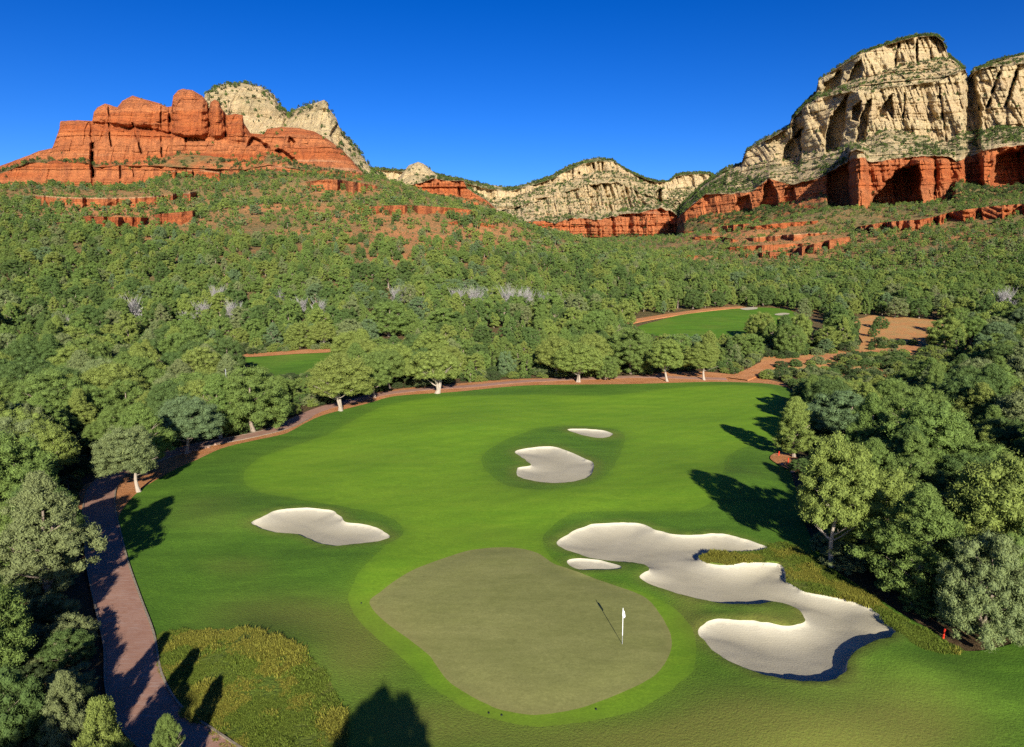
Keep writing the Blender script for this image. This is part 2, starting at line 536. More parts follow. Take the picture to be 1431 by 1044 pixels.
def area(p):
    x, y = p[:, 0], p[:, 1]
    return 0.5 * np.sum(x * np.roll(y, -1) - np.roll(x, -1) * y)


bunk_p = [b if area(b) > 0 else b[::-1] for b in bunk_p]      # counter-clockwise


def wobble(p, amp, sc, seed):
    n = np.roll(p, -1, 0) - np.roll(p, 1, 0)
    n = np.stack([n[:, 1], -n[:, 0]], -1) / np.maximum(np.linalg.norm(n, axis=1, keepdims=True), 1e-9)
    return p + n * ((fbm(p[:, 0] / sc, p[:, 1] / sc, 0, seed, 3) - 0.5) * 2 * amp)[:, None]


fair_p = wobble(fair_p, .16, .9, 61); isle_p = wobble(isle_p, .2, .9, 62); nat1_p = wobble(nat1_p, .3, .8, 63); nat2_p = wobble(nat2_p, .3, .8, 64); green_p = wobble(green_p, .05, .8, 65)
bunk_p = [wobble(b, 0.18, 0.9, 30 + i) for i, b in enumerate(bunk_p)]

# course mounds: gentle rises, most around the bunkers
MOUND = [(1120, 1010, 0.9, 5.0), (1270, 930, 0.8, 4.0), (1060, 862, 0.35, 1.8), (1035, 784, 0.3, 1.6), (480, 792, 0.55, 5.0), (770, 705, 0.5, 6.0), (340, 720, 0.5, 5.0), (880, 800, .25, 1.5), (330, 930, 0.9, 4.5), (640, 600, .8, 9), (1040, 680, 0.8, 7)]
_mp = hit([m[0] for m in MOUND], [m[1] for m in MOUND])
rough_in = None


def zg(x, y):
    """course surface"""
    z = zt(x, y)
    for (mx, my), (_, _, h, r) in zip(_mp, MOUND):
        z = z + h * np.exp(-((x - mx) ** 2 + (y - my) ** 2) / (r * r))
    P = np.stack([np.ravel(x), np.ravel(y)], -1)
    return z


# the edge of the course: drape to terrain
def course_z(P):
    d = edist(P, rough_p)
    w = sstep(0.0, 6.0, d)
    return zt(P[:, 0], P[:, 1]) * (1 - w) + zg(P[:, 0], P[:, 1]) * w + 0.05


def fringe_pts(poly, f):
    return poly


def build_course():
    pts = []; edges = []

    def add_loop(p):
        b = len(pts)
        pts.extend(p.tolist())
        edges.extend([(b + i, b + (i + 1) % len(p)) for i in range(len(p))])
    loops = [rough_p, fair_p, isle_p, green_p, nat1_p, nat2_p] + bunk_p
    insets = []
    for b in bunk_p:
        n = np.roll(b, -1, 0) - np.roll(b, 1, 0)
        n = np.stack([-n[:, 1], n[:, 0]], -1) / np.maximum(np.linalg.norm(n, axis=1, keepdims=True), 1e-9)
        q = b + n * 0.10
        keep = inside(q, b) & (edist(q, b) > 0.07)
        insets.append(q[keep])
    for l in loops: add_loop(l)
    allp = np.concatenate(loops)
    # grid, spacing grows with distance
    g = []
    y = 16.0
    while y < 175:
        s = max(0.42, 0.013 * y)
        xs = np.arange(-75, 75, s)
        g.append(np.stack([xs + rng.uniform(-.25, .25, len(xs)) * s, np.full(len(xs), y) + rng.uniform(-.25, .25, len(xs)) * s], -1))
        y += s
    g = np.concatenate(g)
    g = g[inside(g, rough_p)]
    dl = np.full(len(g), 1e9)
    for l in loops: dl = np.minimum(dl, edist(g, l))
    g = g[dl > np.maximum(0.16, 0.004 * g[:, 1])]
    sg = []
    for b in bunk_p:
        lo, hi_ = b.min(0), b.max(0)
        s = max(0.28, 0.006 * b[:, 1].mean())
        X, Y = np.meshgrid(np.arange(lo[0], hi_[0], s), np.arange(lo[1], hi_[1], s))
        q = np.stack([X.ravel(), Y.ravel()], -1)
        q = q[inside(q, b)]
        q = q[edist(q, b) > 0.2]
        sg.append(q)
    extra = np.concatenate([g] + sg + insets)
    pts.extend(extra.tolist())
    vs, es, fs, *_ = delaunay_2d_cdt([Vector(p) for p in pts], edges, [], 0, 1e-4)
    V2 = np.array([(v.x, v.y) for v in vs]); T = np.array([f for f in fs if len(f) == 3])
    C = V2[T].mean(1)
    reg = np.full(len(T), -1)
    reg[inside(C, rough_p)] = 0
    reg[(reg == 0) & inside(C, nat1_p)] = 3
    reg[(reg == 0) & inside(C, nat2_p)] = 3
    fi = inside(C, fair_p) & (reg >= 0)
    reg[fi] = 1
    reg[fi & inside(C, isle_p)] = 0
    reg[inside(C, green_p)] = 2
    for i, b in enumerate(bunk_p):
        reg[inside(C, b)] = 10 + i
    Z = course_z(V2)
    # green sits a touch proud
    Z = Z + 0.12 * np.where(inside(V2, green_p), sstep(0, 2.5, edist(V2, green_p)), 0)
    db = np.full(len(V2), 1e9)
    rim = np.zeros(len(V2))
    for i, b in enumerate(bunk_p):
        d = edist(V2, b)
        db = np.minimum(db, d)
        ins = inside(V2, b) & (d > 1e-3)
        idx = np.where(ins)[0]
        if not len(idx): continue
        m = 0.5 * (b + np.roll(b, -1, 0)); t = np.roll(b, -1, 0) - b
        n = np.stack([t[:, 1], -t[:, 0]], -1); n /= np.maximum(np.linalg.norm(n, axis=1, keepdims=True), 1e-9)
        L = np.linalg.norm(t, axis=1)
        size = min(1.0, math.sqrt(abs(area(b))) / 9.0)
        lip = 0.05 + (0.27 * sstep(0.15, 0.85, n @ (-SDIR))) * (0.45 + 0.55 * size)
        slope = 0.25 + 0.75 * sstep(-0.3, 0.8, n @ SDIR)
        for c0 in range(0, len(idx), 400):
            ii = idx[c0:c0 + 400]
            D = np.linalg.norm(V2[ii][:, None] - m[None], axis=2)
            w = L[None] / np.maximum(D, 0.05) ** 4
            w /= w.sum(1, keepdims=True)
            lp = (w * lip[None]).sum(1); slp = (w * slope[None]).sum(1)
            dd = d[ii]
            Z[ii] -= lp * sstep(0.0, 0.10, dd) + (0.20 + 0.30 * size) * slp * (1 - np.exp(-dd / 1.3)) + 0.05 * (1 - slp)
            Z[ii] += 0.03 * (fbm(V2[ii, 0] / .6, V2[ii, 1] / .6, 0, 5, 2) - .5)
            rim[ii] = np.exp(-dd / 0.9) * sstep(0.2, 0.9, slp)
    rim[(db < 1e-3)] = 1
    # small lip of longer grass around bunkers
    out_b = (reg_any := np.ones(len(V2), bool))
    for b in bunk_p: out_b &= ~inside(V2, b)
    Z = Z + 0.14 * np.exp(-(db / 0.9) ** 2) * out_b * (db > 1e-3) + 0.05 * (db <= 1e-3)
    # dry patches
    uu, vv, _ = project(np.stack([V2[:, 0], V2[:, 1], Z], -1))
    dry = np.zeros(len(V2))
    for (a, b_, ra, rb, s) in [(400, 862, 95, 28, .75), (500, 905, 70, 55, .8), (330, 790, 60, 16, .35), (590, 1010, 120, 40, .75), (900, 1035, 260, 32, .8), (1030, 990, 110, 40, .75), (1250, 1000, 130, 60, .75), (1120, 1040, 200, 40, .7),
                               (960, 860, 30, 45, .7), (1080, 862, 60, 14, .75), (640, 690, 130, 20, .15), (280, 720, 60, 25, .25), (500, 640, 70, 14, .3), (595, 590, 20, 4, -.5), (900, 640, 60, 40, .12), (690, 745, 60, 15, .3)]:
        dry += s * np.exp(-((uu - a) / ra) ** 2 - ((vv - b_) / rb) ** 2)
    dry += 0.16 * (fbm(V2[:, 0] / 5, V2[:, 1] / 5, 0, 77, 4) - 0.52) * 2
    dry += 0.55 * np.exp(-(db / (0.35 + 0.008 * V2[:, 1])) ** 2)
    dg = edist(V2, green_p)
    dry += 0.25 * np.exp(-(dg / 0.25) ** 2)
    dry = np.clip(dry, 0, 1)
    V = np.stack([V2[:, 0], V2[:, 1], Z], -1)
    dfb = np.minimum(edist(V2, fair_p), edist(V2, isle_p))
    blend = .5 * np.exp(-dfb / (.40 + .006 * V2[:, 1]))

    def sub(sel, name, mat, **kw):
        t = T[sel]
        u, inv = np.unique(t, return_inverse=True)
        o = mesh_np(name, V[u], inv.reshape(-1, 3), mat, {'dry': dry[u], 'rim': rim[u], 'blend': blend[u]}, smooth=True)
        return o
    tag(sub(reg == 0, 'rough', M['rough']), 'darker green rough grass around the fairway and bunkers', kind='structure')
    tag(sub(reg == 1, 'fairway', M['fairway']), 'bright mown fairway running up to the collar of the green', kind='structure')
    tag(sub(reg == 2, 'putting_green', M['green']), 'olive putting green with the flagstick in it', kind='structure')
    tag(sub(reg == 3, 'tall_grass_ground', M['native']), 'ground under the tall yellowish grass', kind='structure')
    bl = ['round sand bunker with a grass notch in the middle of the fairway', 'small thin sand bunker behind the round notched one', 'curved sand bunker left of the approach to the green',
          'tiny sand bunker between the putting green and the large bunker', 'large winding sand bunker right of the putting green with grass fingers']
    for i in range(5):
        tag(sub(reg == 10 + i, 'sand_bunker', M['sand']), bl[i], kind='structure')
    return V, T, reg


CV, CT, CREG = build_course()


def drape(name, poly, mat, off, spacing, label=None, attrs=True):
    lo, hi_ = poly.min(0), poly.max(0)
    X, Y = np.meshgrid(np.arange(lo[0], hi_[0], spacing), np.arange(lo[1], hi_[1], spacing))
    q = np.stack([X.ravel(), Y.ravel()], -1)
    q = q[inside(q, poly)]
    if len(q): q = q[edist(q, poly) > spacing * 0.3]
    pts = [Vector(p) for p in np.concatenate([poly, q])]
    n = len(poly)
    vs, es, fs, *_ = delaunay_2d_cdt(pts, [(i, (i + 1) % n) for i in range(n)], [], 0, 1e-4)
    V2 = np.array([(v.x, v.y) for v in vs]); T = np.array([f for f in fs if len(f) == 3])
    T = T[inside(V2[T].mean(1), poly)]
    V = np.stack([V2[:, 0], V2[:, 1], zt(V2[:, 0], V2[:, 1]) + off], -1)
    dry = np.clip(0.5 * (fbm(V2[:, 0] / 8, V2[:, 1] / 8, 0, 9, 4) - .4) * 2, 0, 1)
    o = mesh_np(name, V, T, mat, {'dry': dry, 'rim': np.zeros(len(V))}, smooth=True)
    return tag(o, label, kind='structure')


# bare orange dirt band along the far and left edge of the course
edge_px = [(150, 735), (160, 724), (192, 688), (240, 659), (275, 643), (310, 627), (350, 617), (400, 606), (422, 594), (450, 581), (514, 564), (551, 554), (635, 548), (735, 539), (880, 537), (1012, 534), (1098, 541.5)]
e = smooth_open(edge_px, 8); e = hit(e[:, 0], e[:, 1])
nn = np.gradient(e, axis=0); nn = np.stack([-nn[:, 1], nn[:, 0]], -1) / np.linalg.norm(nn, axis=1, keepdims=True)
tt = np.linspace(0, 1, len(e))
wid = np.interp(tt, [0, .08, .2, .3, .42, .5, .6, .75, .9, 1], [4.0, 6.5, 6.0, 3.5, 5.0, 8.0, 7.5, 8.0, 12, 3]) * (0.85 + 0.3 * fbm(e[:, 0] / 6, e[:, 1] / 6, 0, 21, 3))
dirt_p = np.concatenate([e - nn * 0.8, (e + nn * wid[:, None])[::-1]])
drape('dirt_verge', dirt_p, M['dirt'], 0.035, 1.2, 'bare orange dirt between the grass and the trees')

path_c_px = [(420, 1160), (340, 1100), (262, 1044), (214, 1006), (188, 954), (181, 896), (166, 845), (151, 791), (143, 747), (139, 722), (139, 700), (144, 682), (157, 667), (178, 656), (205, 646), (240, 634), (280, 623),
             (340, 611.5), (388, 600), (416, 588), (436, 577), (462, 568), (500, 559), (535, 551), (580, 545.5), (650, 540.5), (715, 534.5), (765, 531.5), (830, 529), (880, 527), (950, 528), (1015, 530)]
pc = hit(*np.array(path_c_px, float).T)
pc = smooth_open(pc, 0.8)
pn = np.gradient(pc, axis=0); pn = np.stack([-pn[:, 1], pn[:, 0]], -1) / np.linalg.norm(pn, axis=1, keepdims=True)


def strip(name, c, n, a, b, z0, mat, label=None, nx=5, side=True):
    """ribbon between offsets a and b with thin skirts"""
    rows = np.linspace(a, b, nx)
    P = c[:, None] + n[:, None] * rows[None, :, None]
    Z = zt(P[..., 0], P[..., 1]) + z0
    V = np.concatenate([P, Z[..., None]], -1)
    if side:
        lo = V[:, [0]].copy(); lo[..., 2] -= 0.25; hi_ = V[:, [-1]].copy(); hi_[..., 2] -= 0.25
        V = np.concatenate([lo, V, hi_], 1)
    m, k = V.shape[:2]
    idx = np.arange(m * k).reshape(m, k)
    Q = np.stack([idx[:-1, :-1], idx[:-1, 1:], idx[1:, 1:], idx[1:, :-1]], -1).reshape(-1, 4)
    return tag(mesh_np(name, V.reshape(-1, 3), Q, mat, smooth=False), label, kind='structure')


strip('cart_path', pc, pn, -1.28, 1.28, 0.075, M['path'], 'reddish cart path curving along the left edge of the course')
nk = int(len(pc) * 0.5)
strip('kerb', pc[:nk], pn[:nk], -1.40, -1.285, 0.13, M['kerb'], nx=2)
strip('kerb', pc[:nk], pn[:nk], 1.285, 1.40, 0.13, M['kerb'], nx=2)

# second hole: fairway pieces, its sand, its paths, the bare clearing on the right
fw2_p = px_poly([(338, 502), (358, 497), (410, 494), (459, 491), (480, 497), (470, 512), (430, 525), (392, 530), (362, 520)], 8)
drape('fairway', fw2_p, M['rough'], 0.22, 2.0, 'strip of another fairway behind the trees on the left')
vg_p = px_poly([(330, 500), (360, 494), (410, 491), (462, 488), (470, 492), (459, 494), (410, 496.5), (358, 500)], 6)
drape('dirt_verge', vg_p, M['dirt'], 0.30, 2.0)
gr2_p = px_poly([(890, 458), (920, 449), (951, 441), (1012, 433.5), (1053, 430.5), (1102, 434), (1136, 452), (1120, 468), (1070, 474), (1000, 476), (930, 472), (900, 466)], 8)
M['fairway2'] = grass_mat('far_green_grass', (0.07, 0.165, 0.008), (0.11, 0.225, 0.012), (0.2, 0.2, 0.03), 2.0, 0.5, 0.3, 0.03)
drape('fairway', gr2_p, M['fairway2'], 0.22, 2.5, 'second green beyond the trees in the valley')
vg2 = smooth_open([(800, 472), (835, 465), (860, 456), (895, 448), (931, 442), (992, 433.5), (1040, 430)], 8); vg2 = hit(vg2[:, 0], vg2[:, 1])
n2 = np.gradient(vg2, axis=0); n2 = np.stack([-n2[:, 1], n2[:, 0]], -1) / np.linalg.norm(n2, axis=1, keepdims=True)
strip('cart_path', vg2, n2, -2.2, 2.2, 0.30, M['dirt'], 'orange path along the second green')
for k, (pp, lb) in enumerate([([(1034, 432.5), (1048, 430.5), (1059, 431), (1058, 433), (1042, 434.5)], 'pale sand bunker at the top edge of the second green'), ([(1082, 440.5), (1094, 438.5), (1104, 439.5), (1100, 441.5), (1088, 442)], 'pale sand bunker at the right end of the second green')]):
    b2_p = px_poly(pp, 3)
    drape('sand_bunker', b2_p, M['sand'], 0.34, 1.5, lb)
cl_p = wobble(px_poly([(1190, 450), (1230, 442), (1290, 447), (1330, 452), (1322, 468), (1328, 484), (1290, 498), (1265, 515), (1240, 532), (1180, 530), (1150, 520), (1100, 520), (1058, 523), (1062, 512), (1078, 500), (1110, 502), (1150, 494), (1190, 486), (1205, 470)], 9), 3.5, 7.0, 71)
M['clearing'] = soil_mat('dry_clearing', (0.50, 0.19, 0.06), (0.42, 0.235, 0.09), (0.25, 0.235, 0.075), 0.16)
drape('clearing', cl_p, M['clearing'], 0.2, 2.0, 'bare orange and dry grass clearing on the right')
lk = smooth_open([(1030, 531), (1061, 518), (1081, 508), (1110, 506), (1159, 500), (1210, 494.5), (1268, 490), (1300, 484)], 8); lk = hit(lk[:, 0], lk[:, 1])
n3 = np.gradient(lk, axis=0); n3 = np.stack([-n3[:, 1], n3[:, 0]], -1) / np.linalg.norm(n3, axis=1, keepdims=True)
strip('dirt_track', lk, n3, -2.3, 2.3, 0.30, M['dirt'], 'orange dirt track crossing the clearing')
for pp in ([(1213, 500), (1240, 495), (1272, 494), (1270, 501), (1235, 505)], [(1295, 473), (1320, 469), (1326, 477), (1304, 481)]):
    drape('tee', px_poly(pp, 4), M['rough'], 0.36, 1.5, None)

# ------------------------------------------------------------------ terrain sheet
def build_terrain():
    ang = np.concatenate([np.arange(-180, -46, 3.0), np.arange(-46, 46.01, 0.16), np.arange(48, 180, 3.0)])
    r = np.concatenate([[0.5, 3, 6, 9], np.geomspace(12, 2700, 330), [2950, 3200]])
    A, R = np.meshgrid(np.radians(ang), r)
    X = R * np.sin(A); Y = R * np.cos(A)
    P = np.stack([X.ravel(), Y.ravel()], -1)
    Z = zt(X, Y).ravel()
    ins = inside(P, rough_p)
    d = edist(P, rough_p)
    Z = Z - 1.6 * np.where(ins, sstep(0.4, 3.0, d), 0)
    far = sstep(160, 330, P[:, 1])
    U, Vv, _ = project(np.stack([P[:, 0], P[:, 1], Z], -1))
    bare = np.zeros(len(P))
    for (a, b, ra, rb) in [(600, 330, 120, 22), (520, 300, 90, 14), (480, 265, 65, 10), (180, 300, 130, 26), (560, 360, 60, 14), (680, 320, 50, 14), (1110, 345, 100, 18), (1050, 330, 80, 14), (1000, 318, 50, 10), (1300, 330, 120, 10), (240, 335, 60, 8), (450, 330, 60, 12), (380, 290, 90, 8), (950, 360, 60, 6)]:
        bare = np.maximum(bare, np.exp(-((U - a) / ra) ** 2 - ((Vv - b) / rb) ** 2) * (P[:, 1] > 250))
    n, k = X.shape
    idx = np.arange(n * k).reshape(n, k)
    nxt = np.roll(idx, -1, 1)
    Q = np.stack([idx[:-1], idx[1:], nxt[1:], nxt[:-1]], -1).reshape(-1, 4)
    o = mesh_np('ground', np.stack([X.ravel(), Y.ravel(), Z], -1), Q[:, ::-1], M['terrain'], {'far': far, 'bare': bare}, smooth=True)
    tag(o, kind='structure')


build_terrain()

# ------------------------------------------------------------------ mountains
SHRUB_P, SHRUB_S = [], []


def polymask(U, V, poly, soft):
    P = np.stack([U.ravel(), V.ravel()], -1)
    poly = np.asarray(poly, float)
    P = P + 3.6 * (np.stack([fbm(P[:, 0] / 9, P[:, 1] / 9, 0, 901, 3), fbm(P[:, 0] / 9, P[:, 1] / 9, 7, 902, 3)], -1) - .5) * 2
    d = edist(P, poly); s = np.where(inside(P, poly), d, -d)
    return sstep(-soft, soft, s).reshape(U.shape)


def massif(name, u0, u1, du, levels, segs, feats=(), seed=0, label=None, endpush=120, back=(60, 200, 420), drop=(4, 40, 160), jag=1.2, amp=1.0, light=1, shrub=1.0, shsize=(1.6, 3.4)):
    us = np.arange(u0, u1 + du, du)
    nl = len(levels)
    vs, ys, cr = [], [], []
    for k, L in enumerate(levels):
        l = np.array(L['line'], float)
        v = np.interp(us, l[:, 0], l[:, 1])
        Y = L['Y']
        Y = np.interp(us, [p[0] for p in Y], [p[1] for p in Y]) if isinstance(Y, list) else np.full(len(us), float(Y))
        j = L.get('jag', jag)
        v = v + (fbm(us / 7.0, k * 3.1, 0, seed + 50 + k, 4) - .5) * 2 * j
        vs.append(v); ys.append(Y); cr.append(L.get('cream', 0.0))
    for k in range(1, nl):
        vs[k] = np.minimum(vs[k], vs[k - 1] - 0.25)
    for k in range(1, nl):
        ys[k] = np.maximum(ys[k], ys[k - 1] + 1.0)
    Vg, Yg, Cg, Sg, Tg, Ag = [], [], [], [], [], []
    for k, sg in enumerate(segs):
        kind = sg[0]; A = sg[1]
        n = int(np.clip(np.max(vs[k] - vs[k + 1]) / 0.8, 4, 140))
        t = (np.arange(n) / n)[:, None]
        if kind == 'dome': pr = 1 - np.sqrt(np.maximum(1 - t ** 1.7, 0))
        elif kind == 'slope': pr = t
        elif kind == 'cliff': pr = t ** 1.0
        elif kind == 'flare': pr = t ** 0.6
        v = vs[k][None] * (1 - t) + vs[k + 1][None] * t
        y = ys[k][None] * (1 - pr) + ys[k + 1][None] * pr
        c = cr[k] * (1 - t) + cr[k + 1] * t if len(sg) < 4 else np.full_like(t, sg[3])
        Vg.append(v); Yg.append(y); Cg.append(np.broadcast_to(c, v.shape)); Tg.append(np.full(v.shape, 1.0 if kind in ('slope',) else 0.0))
        Sg.append(np.full(v.shape, sg[2])); Ag.append(np.full(v.shape, A))
    Vg.append(vs[-1][None]); Yg.append(ys[-1][None]); Cg.append(np.full((1, len(us)), segs[-1][3] if len(segs[-1]) > 3 else cr[-1])); Tg.append(Tg[-1][-1:]); Sg.append(Sg[-1][-1:]); Ag.append(Ag[-1][-1:])
    Vg = np.concatenate(Vg); Yg = np.concatenate(Yg); Cg = np.concatenate(Cg); Tg = np.concatenate(Tg); Sg = np.concatenate(Sg); Ag = np.concatenate(Ag)
    Ug = np.broadcast_to(us[None], Vg.shape)
    # smooth amplitude between rows
    for _ in range(3):
        p = np.pad(Ag, ((1, 1), (0, 0)), 'edge'); Ag = (p[:-2] + 2 * p[1:-1] + p[2:]) / 4
    sm = (Ug - CX) * Yg / F; zm = (VH - Vg) * Yg / F
    cl = 1 - Tg
    n1 = np.abs(2 * fbm(sm / 62 + 3, zm / 520, 0, seed + 1, 2) - 1)          # creases between buttresses
    n1 = 1 - np.minimum(n1 * 2.6, 1)
    saw = (sm / 34.0 + 2.5 * fbm(sm / 120, zm / 480, 0, seed + 9, 2)) * light
    saw = np.mod(saw, 1.0)
    saw = np.where(saw < .88, saw / .88, (1 - saw) / .12) * sstep(.45, .62, fbm(sm / 90, zm / 170, 0, seed + 33, 3))
    n2 = np.abs(2 * fbm(sm / 17, zm / 70, 0, seed + 2, 3) - 1)
    n3 = fbm(sm / 7, zm / 7, 0, seed + 3, 4) - .5
    nb = 1 - np.minimum(np.abs(2 * fbm(sm / 10, zm / 60, 0, seed + 14, 3) - 1) * 3.2, 1)
    zz = zm + 5 * (fbm(sm / 60, zm / 30, 0, seed + 6, 2) - .5)
    zq = zz + 1.2 * (fbm(sm / 9, zm / 9, 0, seed + 71, 2) - .5)
    z0_ = np.zeros_like(zq)
    ledge = _hash(np.floor(zq / 3.6), z0_, z0_, seed + 4) * .55 + _hash(np.floor(zq / 8.7 + .3), z0_, z0_, seed + 5) - .78
    sw = sm + 3.5 * (fbm(sm / 14, zm / 24, 0, seed + 72, 3) - .5) * 2
    def blocks(w_, h_, sd):
        r_ = np.floor(zq / h_)
        return _hash(np.floor(sw / w_ + _hash(r_, z0_, z0_, sd) * .6), r_, z0_, sd + 1) - .5
    blk = np.where(Cg > .5, blocks(17, 62, seed + 83) + .6 * blocks(7, 22, seed + 86), blocks(21, 30, seed + 73) + .6 * blocks(8, 12, seed + 76))
    lk_ = np.where(Cg > .5, .17, .46)
    dY = Ag * amp * cl * (0.75 * n1 + 0.9 * saw - 0.40 * np.minimum(n2 * 2, 1) + .20 * n3 + lk_ * ledge + .22 * nb + .38 * blk)
    zs = zm + 6 * (fbm(sm / 40, zm / 40, 0, seed + 7, 3) - .5)
    terr = vnoise(zs / 5.5, sm / 200, 0, seed + 8) - .5
    dY = dY + Ag * amp * Tg * (1.6 * (fbm(sm / 30, zm / 30, 0, seed + 12, 4) - .5) + .9 * terr + .4 * n3 + 1.3 * ledge + .7 * blk)
    for f in feats:
        if f[0] == 'rec':
            dY = dY + f[2] * polymask(Ug, Vg, f[1], f[3])
        elif f[0] == 'but':          # rounded buttress: centre line (u at v), half width, out distance, v range
            _, pts, hw, D, = f
            pts = np.array(pts, float)
            uc = np.interp(Vg, pts[:, 1], pts[:, 0]) + 2.0 * (fbm(Ug / 9, Vg / 14, 0, seed + 61, 3) - .5); w = np.interp(Vg, pts[:, 1], pts[:, 2]) if pts.shape[1] > 2 else hw
            w = w * (.86 + .28 * vnoise(Vg / 5, 0, 0, seed + 62))
            q = np.clip(1 - ((Ug - uc) / w) ** 2, 0, 1)
            m = sstep(pts[0, 1] - 2.0, pts[0, 1] + 2.0, Vg) * (1 - sstep(pts[-1, 1] - 2, pts[-1, 1] + 6, Vg))
            dY = dY - D * q ** .72 * m
        elif f[0] == 'cream':
            Cg = np.maximum(Cg, polymask(Ug, Vg, f[1], 1.0))
        elif f[0] == 'crack':        # narrow cleft
            _, pts, w, D = f
            pts = np.array(pts, float)
            uc = np.interp(Vg, pts[:, 1], pts[:, 0]) + 3.0 * (fbm(Vg / 9, 0, pts[0, 0], seed + 63, 3) - .5)
            m = (.25 + 1.1 * sstep(.3, .6, vnoise(Vg / 7, pts[0, 0], 0, seed + 64))) * sstep(pts[0, 1] - 2, pts[0, 1] + 2, Vg) * (1 - sstep(pts[-1, 1] - 2, pts[-1, 1] + 2, Vg))
            dY = dY + D * np.exp(-((Ug - uc) / w) ** 2) * m
    eu = np.minimum(Ug - u0, u1 - Ug)
    dY = dY + endpush * (1 - sstep(0, 14, eu)) ** 2
    Y = Yg + dY
    P = unproj(Ug, Vg, Y)
    # cream colour boundary made ragged
    Cr = np.clip(Cg, 0, 1)
    Cr = sstep(.35, .65, Cr + .35 * (fbm(sm / 12, zm / 8, 0, seed + 22, 3) - .5))
    soil = Sg * sstep(.35, .6, fbm(sm / 14, zm / 9, 0, seed + 25, 4) + .25 * (Sg - .6))
    rows = [P]
    last = P[-1]
    h = last[:, :2] / np.linalg.norm(last[:, :2], axis=1, keepdims=True)
    for b, dp in zip(back, drop):
        q = last.copy(); q[:, :2] += h * b; q[:, 2] -= dp
        rows.append(q[None])
    nb = len(back)
    allP = np.concatenate(rows)
    ext = lambda a: np.concatenate([a, np.repeat(a[-1:], nb, 0)])
    Cr, soil = ext(Cr), ext(soil)
    m, k = allP.shape[:2]
    idx = np.arange(m * k).reshape(m, k)
    Q = np.stack([idx[:-1, :-1], idx[:-1, 1:], idx[1:, 1:], idx[1:, :-1]], -1).reshape(-1, 4)
    o = mesh_np(name, allP.reshape(-1, 3), Q, M['rock'], {'cream': Cr.ravel(), 'soil': soil.ravel()}, smooth=False)
    tag(o, label, kind='structure')
    # shrubs on the gentler parts
    a, b, c, d = P[:-1, :-1], P[:-1, 1:], P[1:, 1:], P[1:, :-1]
    N = np.cross(c - a, d - b); Ar = np.linalg.norm(N, axis=2) * .5
    nz = np.abs(N[..., 2]) / np.maximum(2 * Ar, 1e-9)
    slope_part = Sg[:-1, :-1]
    clump = sstep(.38, .62, fbm(sm / 40, zm / 25, 0, seed + 41, 4))[:-1, :-1]
    dens = (slope_part * (0.25 + 1.0 * clump) * sstep(.25, .6, nz) + 0.02 * sstep(.5, .8, nz)) * shrub
    w = Ar * dens
    n = int(min(w.sum() / 22.0, 9000))
    if n > 0:
        pr = (w / w.sum()).ravel()
        pick = rng.choice(len(pr), n, p=pr)
        r1, r2 = rng.random((n, 1)), rng.random((n, 1))
        pa, pb, pd = a.reshape(-1, 3)[pick], b.reshape(-1, 3)[pick], d.reshape(-1, 3)[pick]
        SHRUB_P.append(pa + (pb - pa) * r1 + (pd - pa) * r2 - np.array([0, 0, .3]))
        SHRUB_S.append(rng.uniform(shsize[0], shsize[1], n) * (0.8 + .6 * rng.random(n)))
    return o


# --- right mesa
Yr = [(940, 1380), (1059, 1220), (1154, 1090), (1200, 1010), (1300, 1000), (1431, 960), (1600, 950)]
dY = lambda d: [(u, y + d) for u, y in Yr]
off = lambda L, d: [(u, v + d) for u, v in L]
r_red_base = [(940, 318), (955, 311), (986, 300), (1023, 297), (1059, 289), (1088, 286), (1125, 280), (1154, 271), (1168, 284), (1175, 299), (1200, 303), (1214, 297), (1222, 282), (1252, 289), (1262, 298), (1285, 303), (1304, 297), (1312, 285), (1325, 271), (1336, 253), (1369, 260), (1416, 262), (1431, 257), (1600, 262)]
r_red_top = [(940, 312), (955, 297), (986, 271), (1023, 271), (1052, 268), (1074, 249), (1107, 258), (1154, 246), (1184, 228), (1187, 213), (1197, 209), (1207, 213), (1212, 226), (1219, 226), (1278, 218), (1325, 218), (1336, 226), (1369, 213), (1398, 206), (1431, 202), (1600, 205)]
r_cr_base = [(940, 305), (955, 290), (986, 262), (1015, 246), (1037, 236), (1059, 228), (1092, 221), (1108, 220), (1155, 210), (1171, 208), (1196, 199), (1218, 191), (1242, 180), (1286, 190), (1313, 199), (1330, 195), (1338, 186), (1379, 183), (1395, 178), (1431, 179), (1600, 185)]
r_cr_top = [(940, 303), (955, 286), (986, 257), (1015, 239), (1036, 230), (1043, 212), (1059, 202), (1103, 178), (1106, 168), (1122, 152), (1143, 138), (1185, 128), (1215, 130), (1242, 123), (1275, 119), (1313, 113), (1341, 101), (1349, 97), (1354, 112), (1362, 100), (1383, 94), (1401, 92), (1431, 90), (1600, 92)]
r_cap_base = [(940, 302.5), (955, 285), (986, 256), (1015, 237), (1036, 229), (1043, 210.5), (1059, 200), (1103, 176.5), (1106, 166.5), (1122, 149), (1141, 132), (1149, 130), (1193, 115), (1242, 97), (1272, 89), (1327, 81), (1347, 97), (1353, 110), (1361, 97.5), (1383, 90), (1401, 86), (1431, 81), (1600, 84)]
r_cap_top = [(940, 302), (955, 284), (986, 255), (1015, 235), (1036, 228.5), (1043, 210), (1059, 199), (1103, 176), (1106, 166), (1122, 148), (1140, 130), (1144, 112), (1177, 91), (1204, 75), (1259, 56.5), (1286, 51), (1308, 50), (1318, 58), (1325, 78), (1347, 96), (1353, 109), (1361, 96), (1369, 97), (1383, 88), (1401, 83), (1431, 77), (1600, 80)]
r_crest = off(r_cap_top, -1.0)
